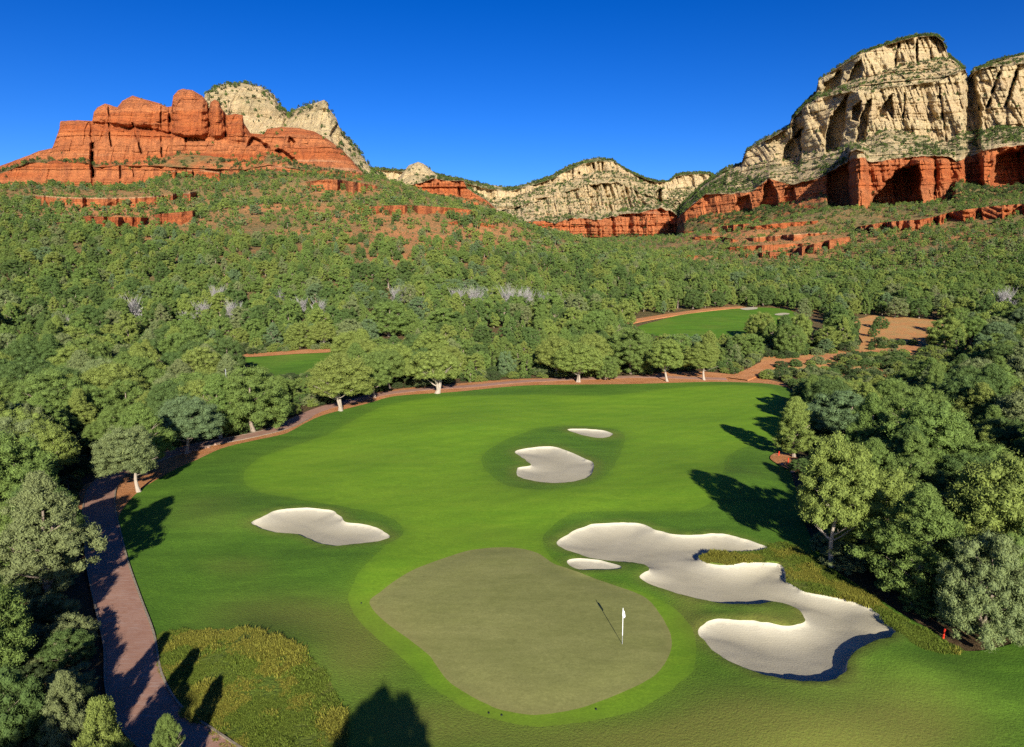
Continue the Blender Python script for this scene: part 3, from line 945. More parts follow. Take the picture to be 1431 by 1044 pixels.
r_crest = [(u, v - (1.5 if 1180 < u < 1300 else 0)) for u, v in r_crest]
massif('mesa', 946, 1560, 0.9, [
    dict(line=off(r_red_base, 34), Y=dY(-90), cream=0, jag=0),
    dict(line=r_red_base, Y=dY(0), cream=0, jag=1.5),
    dict(line=r_red_top, Y=dY(14), cream=0.0, jag=1.6),
    dict(line=r_cr_base, Y=dY(125), cream=1, jag=3.0),
    dict(line=r_cr_top, Y=dY(165), cream=1, jag=2.5),
    dict(line=r_cap_base, Y=dY(240), cream=1, jag=1.0),
    dict(line=r_cap_top, Y=dY(262), cream=1, jag=0.9),
    dict(line=r_crest, Y=dY(330), cream=1, jag=0.4)],
    [('slope', 3, .9, 0), ('cliff', 13, 0, 0), ('slope', 6, .6, .95), ('cliff', 21, 0.05, 1), ('slope', 8, .36, 1), ('cliff', 17, 0, 1), ('slope', 2, .6, 1)],
    feats=[
        ('rec', [(1156, 244), (1186, 228), (1189, 290), (1158, 290)], 44, 2.0),
        ('rec', [(1216, 284), (1240, 250), (1262, 236), (1284, 231), (1286, 292), (1240, 292)], 72, 2.0),
        ('rec', [(1385, 258), (1393, 216), (1440, 204), (1445, 262)], 60, 3.0),
        ('rec', [(1060, 290), (1072, 252), (1084, 268), (1088, 290)], 30, 2.0),
        ('rec', [(1090, 288), (1098, 264), (1108, 260), (1112, 284)], 20, 2.0),
        ('rec', [(1020, 300), (1032, 276), (1046, 272), (1050, 298)], 26, 2.0),
        ('but', [(1197, 207, 9), (1197, 214, 13), (1197, 224, 14), (1199, 250, 13), (1200, 284, 15), (1199, 291, 20), (1196, 302, 32)], 12, 34),
        ('cream', [(1182, 205), (1212, 205), (1212, 222), (1182, 222)]),
        ('but', [(1289, 222, 17), (1291, 255, 16), (1289, 276, 18), (1287, 284, 24), (1284, 302, 40)], 15, 36),
        ('but', [(1317, 222, 10), (1317, 280, 11)], 10, 18),
        ('rec', [(1092, 230), (1100, 200), (1122, 178), (1118, 232)], 46, 2.0),
        ('rec', [(1106, 192), (1110, 160), (1122, 150), (1121, 190)], 30, 2.0),
        ('rec', [(1153, 212), (1157, 168), (1172, 150), (1184, 132), (1181, 168), (1172, 212)], 48, 2.0),
        ('rec', [(1189, 168), (1192, 150), (1203, 140), (1203, 158), (1199, 170)], 30, 1.5),
        ('rec', [(1196, 200), (1202, 168), (1211, 140), (1217, 138), (1213, 170), (1208, 200)], 36, 1.5),
        ('rec', [(1220, 168), (1232, 146), (1247, 132), (1250, 168), (1240, 155)], 30, 1.5),
        ('rec', [(1146, 133), (1152, 118), (1176, 98), (1173, 116), (1160, 130)], 34, 1.5),
        ('rec', [(1184, 115), (1190, 96), (1204, 82), (1204, 106)], 24, 1.5),
        ('rec', [(1348, 260), (1346, 190), (1350, 150), (1352, 100), (1360, 104), (1370, 150), (1368, 200), (1372, 262)], 42, 4.0),
        ('crack', [(1282, 55), (1282, 88)], 1.2, 25), ('crack', [(1256, 60), (1250, 95)], 1.6, 22), ('crack', [(1300, 52), (1302, 84)], 1.2, 18), ('crack', [(1312, 118), (1322, 196)], 1.2, 14),
        ('crack', [(1400, 90), (1380, 150)], 2.0, 26), ('crack', [(1424, 90), (1405, 150)], 2.5, 26), ('crack', [(1264, 122), (1262, 180)], 1.5, 12),
    ], seed=100, label='tall mesa of cream cliffs above red alcoves on the right', light=-1, shrub=1.0)

# --- centre mountain, far off
c_crest = [(500, 236), (524, 234), (547, 236), (600, 240), (651, 251), (681, 258), (715, 262), (745, 254), (772, 244), (789, 234), (815, 223.5), (835, 220.5), (856, 222.5), (866, 232), (886, 242), (906, 250), (919, 253), (936, 252), (945, 244), (962, 240), (991, 241), (998, 245), (1060, 250)]
c_cap_top = [(500, 238), (524, 237), (547, 239), (600, 244), (651, 256), (681, 264), (715, 267), (745, 259), (772, 250), (789, 241), (815, 229), (835, 225.5), (858, 226), (868, 234), (886, 244), (906, 252), (919, 255), (936, 254), (944, 247), (962, 244), (991, 243.5), (998, 247), (1060, 252)]
c_cap_base = [(500, 258), (524, 255), (547, 256), (600, 262), (651, 268), (681, 280), (715, 276), (745, 266), (772, 258), (789, 253), (815, 244), (840, 240), (862, 239), (876, 244), (895, 253), (919, 262), (936, 265), (944, 263), (962, 262), (991, 255), (998, 256), (1060, 262)]
c_red_top = [(500, 310), (748, 309), (775, 311), (802, 306), (842, 306), (866, 301), (893, 297), (919, 291), (936, 294), (951, 306), (980, 312), (1060, 318)]
c_red_base = [(500, 318), (748, 316), (782, 322), (802, 327), (842, 331), (882, 328), (916, 332), (951, 324), (980, 320), (1060, 326)]
massif('mountain', 505, 1050, 0.9, [
    dict(line=off(c_red_base, 22), Y=1780, jag=0),
    dict(line=c_red_base, Y=1850, jag=1.0),
    dict(line=c_red_top, Y=1872, jag=3.2),
    dict(line=off(c_red_top, -7), Y=1960, cream=1, jag=2.0),
    dict(line=[(u, v + 16) for u, v in c_cap_base], Y=2100, cream=1, jag=3.0),
    dict(line=c_cap_base, Y=2200, cream=1, jag=1.5),
    dict(line=c_cap_top, Y=2225, cream=1, jag=.8),
    dict(line=c_crest, Y=2320, cream=1, jag=.5)],
    [('slope', 5, .95, 0), ('cliff', 26, 0, 0), ('slope', 8, .5, 1), ('cliff', 46, .27, 1), ('slope', 14, .5, 1), ('cliff', 26, 0, 1), ('slope', 3, 1, 1)],
    feats=[('rec', [(912, 292), (916, 272), (924, 262), (926, 285)], 90, 1.5), ('crack', [(800, 232), (799, 247)], 1.1, 40), ('crack', [(811, 230), (810, 244)], 1.1, 40), ('crack', [(829, 227), (828, 240)], 1.2, 40), ('crack', [(842, 227), (841, 239)], 1.0, 35),
           ('rec', [(868, 288), (866, 272), (878, 264), (882, 284)], 25, 2.0), ('but', [(836, 306, 16), (838, 332, 16)], 12, 40), ('but', [(903, 296, 22), (905, 332, 24)], 20, 45), ('but', [(866, 303, 9), (866, 330, 9)], 9, 30)],
    seed=300, label='distant cream mountain with a green cap at the head of the valley', light=-1, shrub=.45, shsize=(2.0, 4.2), endpush=300, back=(120, 400, 800))

# --- knoll between the hill and the centre mountain
k_crest = [(535, 268), (550, 258), (557, 249), (571, 231), (584, 226), (592, 229), (604, 239), (614, 247), (624, 250.5), (648, 250.5), (652, 262), (668, 270), (680, 278), (695, 290)]
massif('rock_knoll', 538, 694, 0.8, [
    dict(line=[(535, 300), (694, 310)], Y=1200, jag=0),
    dict(line=[(535, 272), (564, 271), (591, 270), (621, 272), (654, 277), (680, 283), (694, 296)], Y=1260, jag=1),
    dict(line=[(535, 270), (564, 261), (591, 255), (607, 249), (624, 252.5), (648, 253), (653, 264), (680, 280), (694, 293)], Y=1272, jag=.8),
    dict(line=[(535, 269), (557, 254), (571, 247), (584, 243), (600, 245), (614, 249.5), (624, 251.5), (648, 252), (652, 263), (680, 279), (694, 291)], Y=1310, jag=1.2, cream=1),
    dict(line=k_crest, Y=1370, cream=1, jag=.6)],
    [('slope', 4, .9, 0), ('cliff', 18, 0, 0), ('slope', 5, .4, .8), ('dome', 12, .12, 1)],
    feats=[('crack', [(640, 250), (641, 276)], 1.3, 20), ('crack', [(612, 255), (611, 272)], 1.3, 16)], seed=420, label='small cream topped red knoll behind the wooded hill', light=1)

# --- cream domes behind the left butte
d_crest = [(265, 200), (280, 150), (287, 131), (298, 123), (312, 117), (340, 116), (365, 121), (384, 133), (388, 143), (400, 156), (402.5, 158.5), (419, 150), (442, 143), (453, 139.5), (459, 144), (459, 151), (470, 165), (474, 177), (482, 188), (499, 207), (507, 219), (518, 234), (526, 240), (553, 259), (575, 280)]
d_mid = [(265, 206), (280, 178), (300, 166), (340, 160), (375, 165), (388, 172), (400, 172), (419, 169), (442, 166), (459, 170), (470, 182), (482, 200), (499, 222), (518, 246), (553, 270), (575, 288)]
massif('sandstone_dome', 268, 572, 0.8, [
    dict(line=[(265, 262), (400, 262), (500, 275), (575, 315)], Y=[(265, 830), (450, 815), (575, 800)], jag=0),
    dict(line=[(265, 210), (300, 200), (400, 195), (450, 196), (475, 206), (499, 232), (526, 262), (575, 300)], Y=[(265, 880), (400, 890), (450, 850), (575, 840)], jag=2, cream=1),
    dict(line=d_mid, Y=[(265, 905), (400, 930), (450, 880), (575, 860)], cream=1, jag=2.0),
    dict(line=d_crest, Y=[(265, 960), (340, 985), (400, 1000), (450, 930), (575, 900)], cream=1, jag=.7)],
    [('slope', 5, .8, .2), ('cliff', 9, .15, 1), ('dome', 11, .30, 1)],
    feats=[('rec', [(462, 188), (470, 172), (476, 180), (474, 205), (466, 200)], 16, 1.5), ('but', [(453, 139, 8), (454, 150, 10)], 8, 12), ('crack', [(403, 158), (392, 195)], 3, 30)],
    seed=520, label='pair of rounded cream sandstone domes behind the red butte', light=1, shrub=1.6, shsize=(1.6, 3.2))

# --- left red butte
l_crest = [(-90, 250), (-20, 238), (0, 232), (40, 217), (54, 211), (73, 207), (83, 180), (84, 169.5), (108, 168), (129, 169), (131, 157), (136, 150), (147, 144.5), (164, 150), (171, 141), (185, 133.5), (200, 138), (223, 144.5), (233, 149.5), (240, 148.5), (242, 134), (249, 126), (256, 124), (269, 126), (283, 134), (290, 144), (292, 152), (294, 143), (300, 139), (306, 142), (310, 152), (317, 161), (329, 159), (339, 161), (341, 173), (350, 186), (369, 188), (373, 180), (394, 177.5), (419, 179), (440, 184), (460, 196), (480, 211), (499, 233), (512, 246), (530, 262)]
l_mid = [(-90, 252), (0, 236), (40, 219), (73, 209), (83, 184), (90, 176), (129, 171), (150, 171), (182, 175), (222, 180), (240, 185), (289, 195), (300, 192), (318, 196), (345, 200), (369, 197), (375, 194), (420, 200), (460, 212), (480, 224), (500, 238), (530, 264)]
l_ub = [(-90, 254), (0, 240), (40, 224), (60, 222), (122, 224), (133, 229), (167, 227), (222, 222), (250, 214), (304, 219), (342, 226), (375, 215), (413, 228), (470, 236), (500, 241), (530, 266)]
l_lt = [(-90, 256), (0, 243), (40, 227), (122, 228), (133, 234), (167, 231), (222, 232), (294, 236), (342, 237), (375, 230), (413, 236), (470, 243), (500, 247), (530, 268)]
l_lb = [(-90, 268), (0, 262), (40, 264), (76, 267), (127, 258), (142, 266), (203, 264), (260, 252), (300, 245), (342, 242), (375, 238), (413, 241), (470, 248), (500, 252), (530, 271)]
massif('red_rock_butte', -85, 528, 0.8, [
    dict(line=off(l_lb, 26), Y=690, jag=0),
    dict(line=l_lb, Y=740, jag=1.2),
    dict(line=l_lt, Y=749, jag=1.0),
    dict(line=l_ub, Y=764, jag=1.0),
    dict(line=l_mid, Y=779, jag=.8),
    dict(line=l_crest, Y=[(-90, 800), (84, 796), (129, 796), (185, 818), (236, 800), (260, 824), (300, 800), (400, 822), (530, 800)], jag=.5)],
    [('slope', 3, .85, 0), ('cliff', 5, .0, 0), ('slope', 2, .8, .12), ('cliff', 6.5, 0, 0), ('dome', 7, 0, 0)],
    feats=[('crack', [(128, 170), (130, 262)], 2.0, 18), ('crack', [(151, 150), (155, 205)], 0.9, 9), ('crack', [(185, 172), (198, 215)], 1.1, 10), ('crack', [(237, 146), (238, 186)], 1.6, 16), ('crack', [(260, 190), (261, 214)], 1.3, 9),
           ('crack', [(292, 138), (293, 192)], 1.6, 14), ('crack', [(314, 152), (316, 195)], 1.5, 12), ('crack', [(225, 150), (226, 220)], .9, 7), ('rec', [(345, 206), (352, 192), (374, 200), (376, 216)], 16, 2), ('rec', [(385, 212), (392, 208), (414, 226), (408, 232)], 14, 1.5),
           ('rec', [(132, 171), (222, 181), (242, 186), (288, 196), (288, 200), (240, 190), (222, 185), (132, 175)], 6, 1.2),
           ('rec', [(402, 200), (406, 190), (411, 200), (408, 208)], 12, 1.5),
           ('but', [(262, 126, 21), (265, 155, 24), (266, 190, 24)], 24, 14), ('but', [(187, 134, 42), (187, 174, 46)], 42, 7), ('but', [(301, 139, 8), (303, 190, 10)], 8, 9), ('but', [(328, 159, 11), (330, 196, 13)], 11, 8),
           ('crack', [(168, 232), (168, 258)], 1.2, 6), ('crack', [(185, 232), (187, 258)], .8, 5)],
    seed=620, label='layered red rock butte with rounded domes on the left skyline', light=1, shrub=1.2, shsize=(1.2, 2.8), amp=.9)


# --- ledges on the slopes
def ledge(top, hpx, name, label, seed, depth=16.0, cream=0.0, amp=4.0, light=1):
    top = smooth_open(top, 3)
    hp = np.interp(np.linspace(0, 1, len(top)), np.linspace(0, 1, len(hpx)), hpx) if isinstance(hpx, (list, tuple)) else np.full(len(top), float(hpx))
    u = np.arange(top[0, 0], top[-1, 0], 0.8)
    v = np.interp(u, top[:, 0], top[:, 1]); h = np.interp(u, top[:, 0], hp)
    env = np.minimum(1, np.minimum(u - u[0], u[-1] - u) / 8.0)
    gap = sstep(.25, .45, fbm(u / 12, 0, 0, seed + 3, 3))
    h = h * np.maximum(env, .05) * (.45 + .55 * gap) * (0.75 + .5 * fbm(u / 5, 0, 0, seed, 3))
    g = hit(u, v + h, 150, 2200)
    Yb = g[:, 1]
    k = np.ones(9) / 9; Yb = np.convolve(np.pad(Yb, 4, 'edge'), k, 'valid')
    n = 16
    t = np.linspace(0, 1, n)[:, None]
    Vg = (v + h + 3)[None] * (1 - t) + v[None] * t
    Ug = np.broadcast_to(u[None], Vg.shape)
    sm = (Ug - CX) * Yb[None] / F; zm = -Vg * Yb[None] / F
    n1 = 1 - np.minimum(np.abs(2 * fbm(sm / 22, zm / 60, 0, seed + 1, 3) - 1) * 2.4, 1)
    d = amp * (1.6 * n1 + .8 * (vnoise(zm / 3.0, sm / 90, 0, seed + 2) - .5) + .8 * (fbm(sm / 4, zm / 4, 0, seed + 5, 3) - .5))
    Y = Yb[None] + t * 3 + d
    P = unproj(Ug, Vg, Y)
    b1 = P[-1].copy(); b1[:, 1] += depth * .5; b1[:, 0] *= b1[:, 1] / P[-1][:, 1]; b1[:, 2] += .4
    b2 = P[-1].copy(); b2[:, 1] += depth * 1.6; b2[:, 0] *= b2[:, 1] / P[-1][:, 1]; b2[:, 2] -= 6
    P = np.concatenate([P, b1[None], b2[None]])
    m, kk = P.shape[:2]
    idx = np.arange(m * kk).reshape(m, kk)
    Q = np.stack([idx[:-1, :-1], idx[:-1, 1:], idx[1:, 1:], idx[1:, :-1]], -1).reshape(-1, 4)
    cr = np.zeros((m, kk)); cr[n - 2:n + 1] = cream
    tag(mesh_np(name, P.reshape(-1, 3), Q, M['rock'], {'cream': cr.ravel(), 'soil': np.zeros(m * kk)}), label, kind='structure')


ledge([(42, 272), (110, 276), (200, 275), (280, 267)], 14, 'rock_ledge', 'long low red ledge under the left butte', 700, cream=.6)
ledge([(112, 302), (150, 303), (208, 304)], [14, 20, 15], 'rock_ledge', 'red ledge halfway down the left slope', 710)
ledge([(213, 300), (245, 297), (280, 293)], 18, 'rock_ledge', 'orange ledge on the left slope right of the lower one', 720)
ledge([(426, 254), (470, 251), (534, 261)], [13, 19, 14], 'rock_ledge', 'orange ledge below the cream domes', 730)
ledge([(495, 290), (560, 287), (625, 290), (682, 296)], [9, 14, 12, 9], 'rock_ledge', 'broken orange ledge near the crest of the hill', 740)
ledge([(228, 240), (270, 237), (320, 242)], 12, 'rock_ledge', 'tan ledge below the domed red butte', 750, cream=.4)
ledge([(1196, 317), (1242, 310), (1290, 306), (1331, 296), (1364, 291), (1400, 287), (1435, 285), (1500, 284)], [12, 14, 16, 18, 20, 20, 20], 'rock_ledge', 'jagged orange ledge on the right slope', 760, amp=9, light=-1)
ledge([(1040, 333), (1100, 328), (1165, 324)], [6, 9, 8], 'rock_ledge', 'pale red slab on the slope under the mesa', 770, depth=30, cream=.5, amp=2)
ledge([(1010, 346), (1080, 342), (1130, 340)], [5, 9, 9], 'rock_ledge', 'red slab below the pale one under the mesa', 780, depth=30, amp=2)
ledge([(1085, 352), (1120, 345), (1165, 334), (1195, 330)], [6, 14, 14, 8], 'rock_ledge', 'sloping red slickrock left of the jagged ledge', 790, depth=30, amp=2)
ledge([(985, 320), (1010, 316), (1050, 312)], [7, 10, 6], 'rock_ledge', 'small red fin below the far end of the mesa', 800, amp=5)
ledge([(1090, 296), (1110, 292), (1132, 296)], [5, 9, 6], 'rock_ledge', 'small red outcrop below the shaded alcove of the mesa', 820, amp=4)
ledge([(1040, 318), (1090, 312), (1150, 308)], [5, 8, 5], 'rock_ledge', 'thin red ledge between the fins and the pale slab', 830, amp=4)
ledge([(1030, 356), (1080, 352), (1120, 356)], [5, 9, 6], 'rock_ledge', 'lowest red ledge above the valley trees', 840, depth=30, amp=2)
ledge([(960, 332), (1000, 330), (1035, 336)], [4, 7, 5], 'rock_ledge', 'short red ledge under the far red fins', 850, amp=3)
ledge([(620, 312), (655, 308), (700, 318)], [4, 8, 4], 'rock_ledge', 'small orange ledge near the right end of the hill crest', 860, amp=3)
ledge([(900, 357), (940, 356), (980, 358)], [3, 5, 3], 'rock_ledge', 'thin orange ledge in the valley bottom', 810)


# ------------------------------------------------------------------ tree meshes
def tube(pts, rad, sides=6):
    pts = np.asarray(pts, float); n = len(pts)
    t = np.gradient(pts, axis=0); t /= np.maximum(np.linalg.norm(t, axis=1, keepdims=True), 1e-9)
    ref = np.where(np.abs(t[:, [2]]) > .9, [[1, 0, 0]], [[0, 0, 1]])
    a = np.cross(t, ref); a /= np.maximum(np.linalg.norm(a, axis=1, keepdims=True), 1e-9)
    b = np.cross(t, a)
    an = np.arange(sides) / sides * 2 * np.pi
    V = pts[:, None] + (a[:, None] * np.cos(an)[None, :, None] + b[:, None] * np.sin(an)[None, :, None]) * np.asarray(rad)[:, None, None]
    idx = np.arange(n * sides).reshape(n, sides)
    Q = np.stack([idx[:-1], np.roll(idx[:-1], -1, 1), np.roll(idx[1:], -1, 1), idx[1:]], -1).reshape(-1, 4)
    return V.reshape(-1, 3), Q


class Acc:
    def __init__(s): s.V = []; s.Q = []; s.T = []; s.n = 0; s.tq = []; s.tt = []

    def add(s, V, Q=None, T=None, tint=None):
        V = np.asarray(V)
        if Q is not None and len(Q):
            s.Q.append(np.asarray(Q) + s.n); s.tq.append(np.broadcast_to(.5 if tint is None else tint, len(Q)))
        if T is not None and len(T):
            s.T.append(np.asarray(T) + s.n); s.tt.append(np.broadcast_to(.5 if tint is None else tint, len(T)))
        s.V.append(V); s.n += len(V)

    def mesh(s, name, mat):
        Fs = []; ti = []
        if s.Q: Fs.append(np.concatenate(s.Q)); ti += s.tq
        if s.T: Fs.append(np.concatenate(s.T)); ti += s.tt
        return mesh_np(name, np.concatenate(s.V), Fs, mat, link=False, fattrs={'tint': np.concatenate(ti)})


_ICO = None


def ico():
    global _ICO
    if _ICO is None:
        import bmesh
        bm = bmesh.new(); bmesh.ops.create_icosphere(bm, subdivisions=1, radius=1)
        _ICO = (np.array([v.co for v in bm.verts]), np.array([[v.index for v in f.verts] for f in bm.faces]))
        bm.free()
    return _ICO


def leaves(acc, centers, radii, nleaf, size, r, squash=.85, up=0.25, core=0.68):
    """clumps of small leaf faces round each centre"""
    iv, it = ico()
    nc = len(centers)
    for c, R in zip(centers, radii):
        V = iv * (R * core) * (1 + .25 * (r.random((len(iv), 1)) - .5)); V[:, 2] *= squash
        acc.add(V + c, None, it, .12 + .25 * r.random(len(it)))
    N = nc * nleaf
    d = r.normal(size=(N, 3)); d /= np.linalg.norm(d, axis=1, keepdims=True)
    d[:, 2] = d[:, 2] * .9 + .12
    rr = np.repeat(radii, nleaf) * (0.55 + .75 * r.random(N))
    off_ = d * rr[:, None]; off_[:, 2] *= squash
    C = np.repeat(centers, nleaf, 0) + off_
    nrm = d + r.normal(size=(N, 3)) * .55; nrm[:, 2] += up
    nrm /= np.linalg.norm(nrm, axis=1, keepdims=True)
    a = d * .5 + r.normal(size=(N, 3)) * .55; a[:, 2] += .55
    a -= nrm * np.einsum('ij,ij->i', a, nrm)[:, None]
    a /= np.maximum(np.linalg.norm(a, axis=1, keepdims=True), 1e-9)
    b = np.cross(nrm, a)
    sz = size * (.6 + .8 * r.random((N, 1)))
    # pointed sprays, kite shaped
    p0 = C - a * sz * .7; p1 = C + b * sz * .27; p2 = C + a * sz * .95 + nrm * sz * .22; p3 = C - b * sz * .27
    V = np.stack([p0, p1, p2, p3], 1).reshape(-1, 3)
    Q = np.arange(N * 4).reshape(-1, 4)
    ct = np.repeat(r.random(nc), nleaf)
    tint = np.clip(.3 * ct + .7 * r.random(N), 0, 1)
    acc.add(V, Q, None, tint)


def crown_centers(shape, n, r, z0, H, R):
    """clump centres spread on the shell and in the volume of an uneven crown (unit tree)"""
    cs = []; rad = []
    lob = [(r.uniform(0, 6.28), r.uniform(.25, .75)) for _ in range(4)]
    while len(cs) < n:
        if shape == 'round':
            d = r.normal(size=3); d /= np.linalg.norm(d)
            if d[2] < (-.55 if z0 > .6 else -.85): continue
            if z0 <= .6 and d[2] < 0:
                d[:2] *= (1 - .3 * d[2] ** 2) / max(1e-6, math.hypot(d[0], d[1]))
            az = math.atan2(d[1], d[0])
            f = 1 + sum(a * .5 * math.cos((az - p)) for p, a in lob) * .5
            q = (.97 if r.random() < .72 else r.uniform(.25, .85)) * r.uniform(.82, 1.06)
            zc = z0 + (H - z0) * .42
            hz = (H - zc) if d[2] > 0 else (zc - z0)
            cs.append((d[0] * R * q * f, d[1] * R * q * f, zc + d[2] * hz * q))
            rad.append(r.uniform(.10, .20) * R)
        else:       # tall: irregular column / cone
            t = r.random() ** .85
            az = r.uniform(0, 6.28)
            prof = (math.sin(min(1, (t + .08) / .42) * math.pi / 2)) * (1 - max(0, t - .35) / .68) ** .75
            f = 1 + .35 * math.cos(az * 2 + lob[0][0] + t * 5) + .15 * math.cos(az * 5 + t * 11)
            q = r.uniform(.25, 1.0) ** .6
            cs.append((math.cos(az) * R * prof * q * f, math.sin(az) * R * prof * q * f, z0 + (H - z0) * t))
            rad.append(r.uniform(.11, .20) * R * (.6 + .4 * prof))
    return np.array(cs), np.array(rad)


def trunk_mesh(name, r, H, z0, rad, nl, R, mat, spread=.9, multi=1):
    acc = Acc()
    for s in range(multi):
        lean = r.normal(size=2) * (.04 if multi == 1 else .11) * H
        zz = np.linspace(-.25, H * .72, 8); t = (zz - zz[0]) / (zz[-1] - zz[0])
        P = np.stack([lean[0] * t ** 1.3 + .03 * H * np.sin(t * 5 + s), lean[1] * t ** 1.3 + .02 * H * np.sin(t * 4 + s * 2), zz], -1)
        P[:, :2] -= P[1, :2] * (1 if multi == 1 else .0)
        q = rad * (1 - .72 * t) * (1 + .5 * np.exp(-t * 14)) * (1 if s == 0 else .75)
        acc.add(*tube(P, q, 8))
        for k in range(nl):
            a = r.uniform(0, 6.28); tb = r.uniform(.22, .8)
            i = tb * 7; j = int(i); b0 = P[j] + (P[min(j + 1, 7)] - P[j]) * (i - j)
            L = R * spread * r.uniform(.5, .85); rise = L * r.uniform(.35, .9)
            ts = np.linspace(0, 1, 6)
            B = b0 + np.stack([np.cos(a) * L * ts, np.sin(a) * L * ts, rise * ts ** 1.2 - .03 * L * np.sin(ts * 6)], -1)
            B[:, :2] += r.normal(size=(6, 2)) * .03 * L * ts[:, None]
            acc.add(*tube(B, rad * .42 * (1 - .85 * ts) * (1 - .4 * tb), 5))
            for m in range(2):
                a2 = a + r.uniform(-.9, .9); L2 = L * .45; st = B[2 + m]
                B2 = st + np.stack([np.cos(a2) * L2 * ts, np.sin(a2) * L2 * ts, L2 * .7 * ts], -1)
                acc.add(*tube(B2, rad * .18 * (1 - .85 * ts), 4))
    return acc.mesh(name, mat)


def proto(seed, shape, H, R, z0, npuff, nleaf, size, rad=None, nl=8, multi=1, mat='bark', spread=.9, core=.66):
    r = np.random.default_rng(seed)
    acc = Acc()
    C, q = crown_centers(shape, npuff, r, z0, H - .12 * R, R * .86)
    leaves(acc, C, q, nleaf, size, r, core=core)
    crown = acc.mesh('crown', LEAF['mid green'])
    tr = trunk_mesh('trunk', r, H, z0, rad or H * .026, nl, R, M[mat], spread, multi)
    return crown, tr, H, R


NEAR = {'round': [], 'tall': [], 'bush': [], 'mid': [], 'oval': [], 'open': []}
for i in range(5):
    NEAR['round'].append(proto(1000 + i, 'round', 8.0, 3.6 + .3 * (i % 3), .25 if i < 3 else 1.3, 320, 165, .105, nl=9, multi=1 + (i % 2)))
for i in range(4):
    NEAR['tall'].append(proto(1100 + i, 'tall', 10.0, 3.2 + .2 * i, .9, 320, 150, .11, nl=16, spread=.75))
for i in range(4):
    NEAR['bush'].append(proto(1200 + i, 'round', 4.2, 2.6, 0.05, 160, 140, .092, rad=.11, nl=6, multi=2))
for i in range(6):
    NEAR['mid'].append(proto(1300 + i, 'round' if i % 3 < 2 else 'tall', 7.0, [3.3, 3.0, 2.5][i % 3], .3, 170, 105, .15, nl=7))
for i in range(2):
    NEAR['oval'].append(proto(1500 + i, 'round', 10.0, 3.3, 2.0, 360, 165, .11, rad=.2, nl=12))
NEAR['open'].append(proto(1600, 'round', 8.0, 4.4, 1.9, 210, 130, .105, rad=.34, nl=13, multi=2, spread=.85))


def put_tree(kind, k, loc, h, wscale, rz, tone, bark=None, name='juniper_tree'):
    cr, tr, H, R = NEAR[kind][k % len(NEAR[kind])]
    e_ = bpy.data.objects.new(name, None); COL.objects.link(e_)
    e_.empty_display_size = 1
    e_.location = loc; e_.rotation_euler = (0, 0, rz)
    s = h / H
    e_.scale = (s * wscale, s * wscale, s)
    c = cr.copy(); COL.objects.link(c); c.parent = e_; c.name = 'crown'
    c.material_slots[0].link = 'OBJECT'; c.material_slots[0].material = LEAF[tone]
    t = tr.copy(); COL.objects.link(t); t.parent = e_; t.name = 'trunk'
    if bark:
        t.material_slots[0].link = 'OBJECT'; t.material_slots[0].material = M[bark]
    return e_


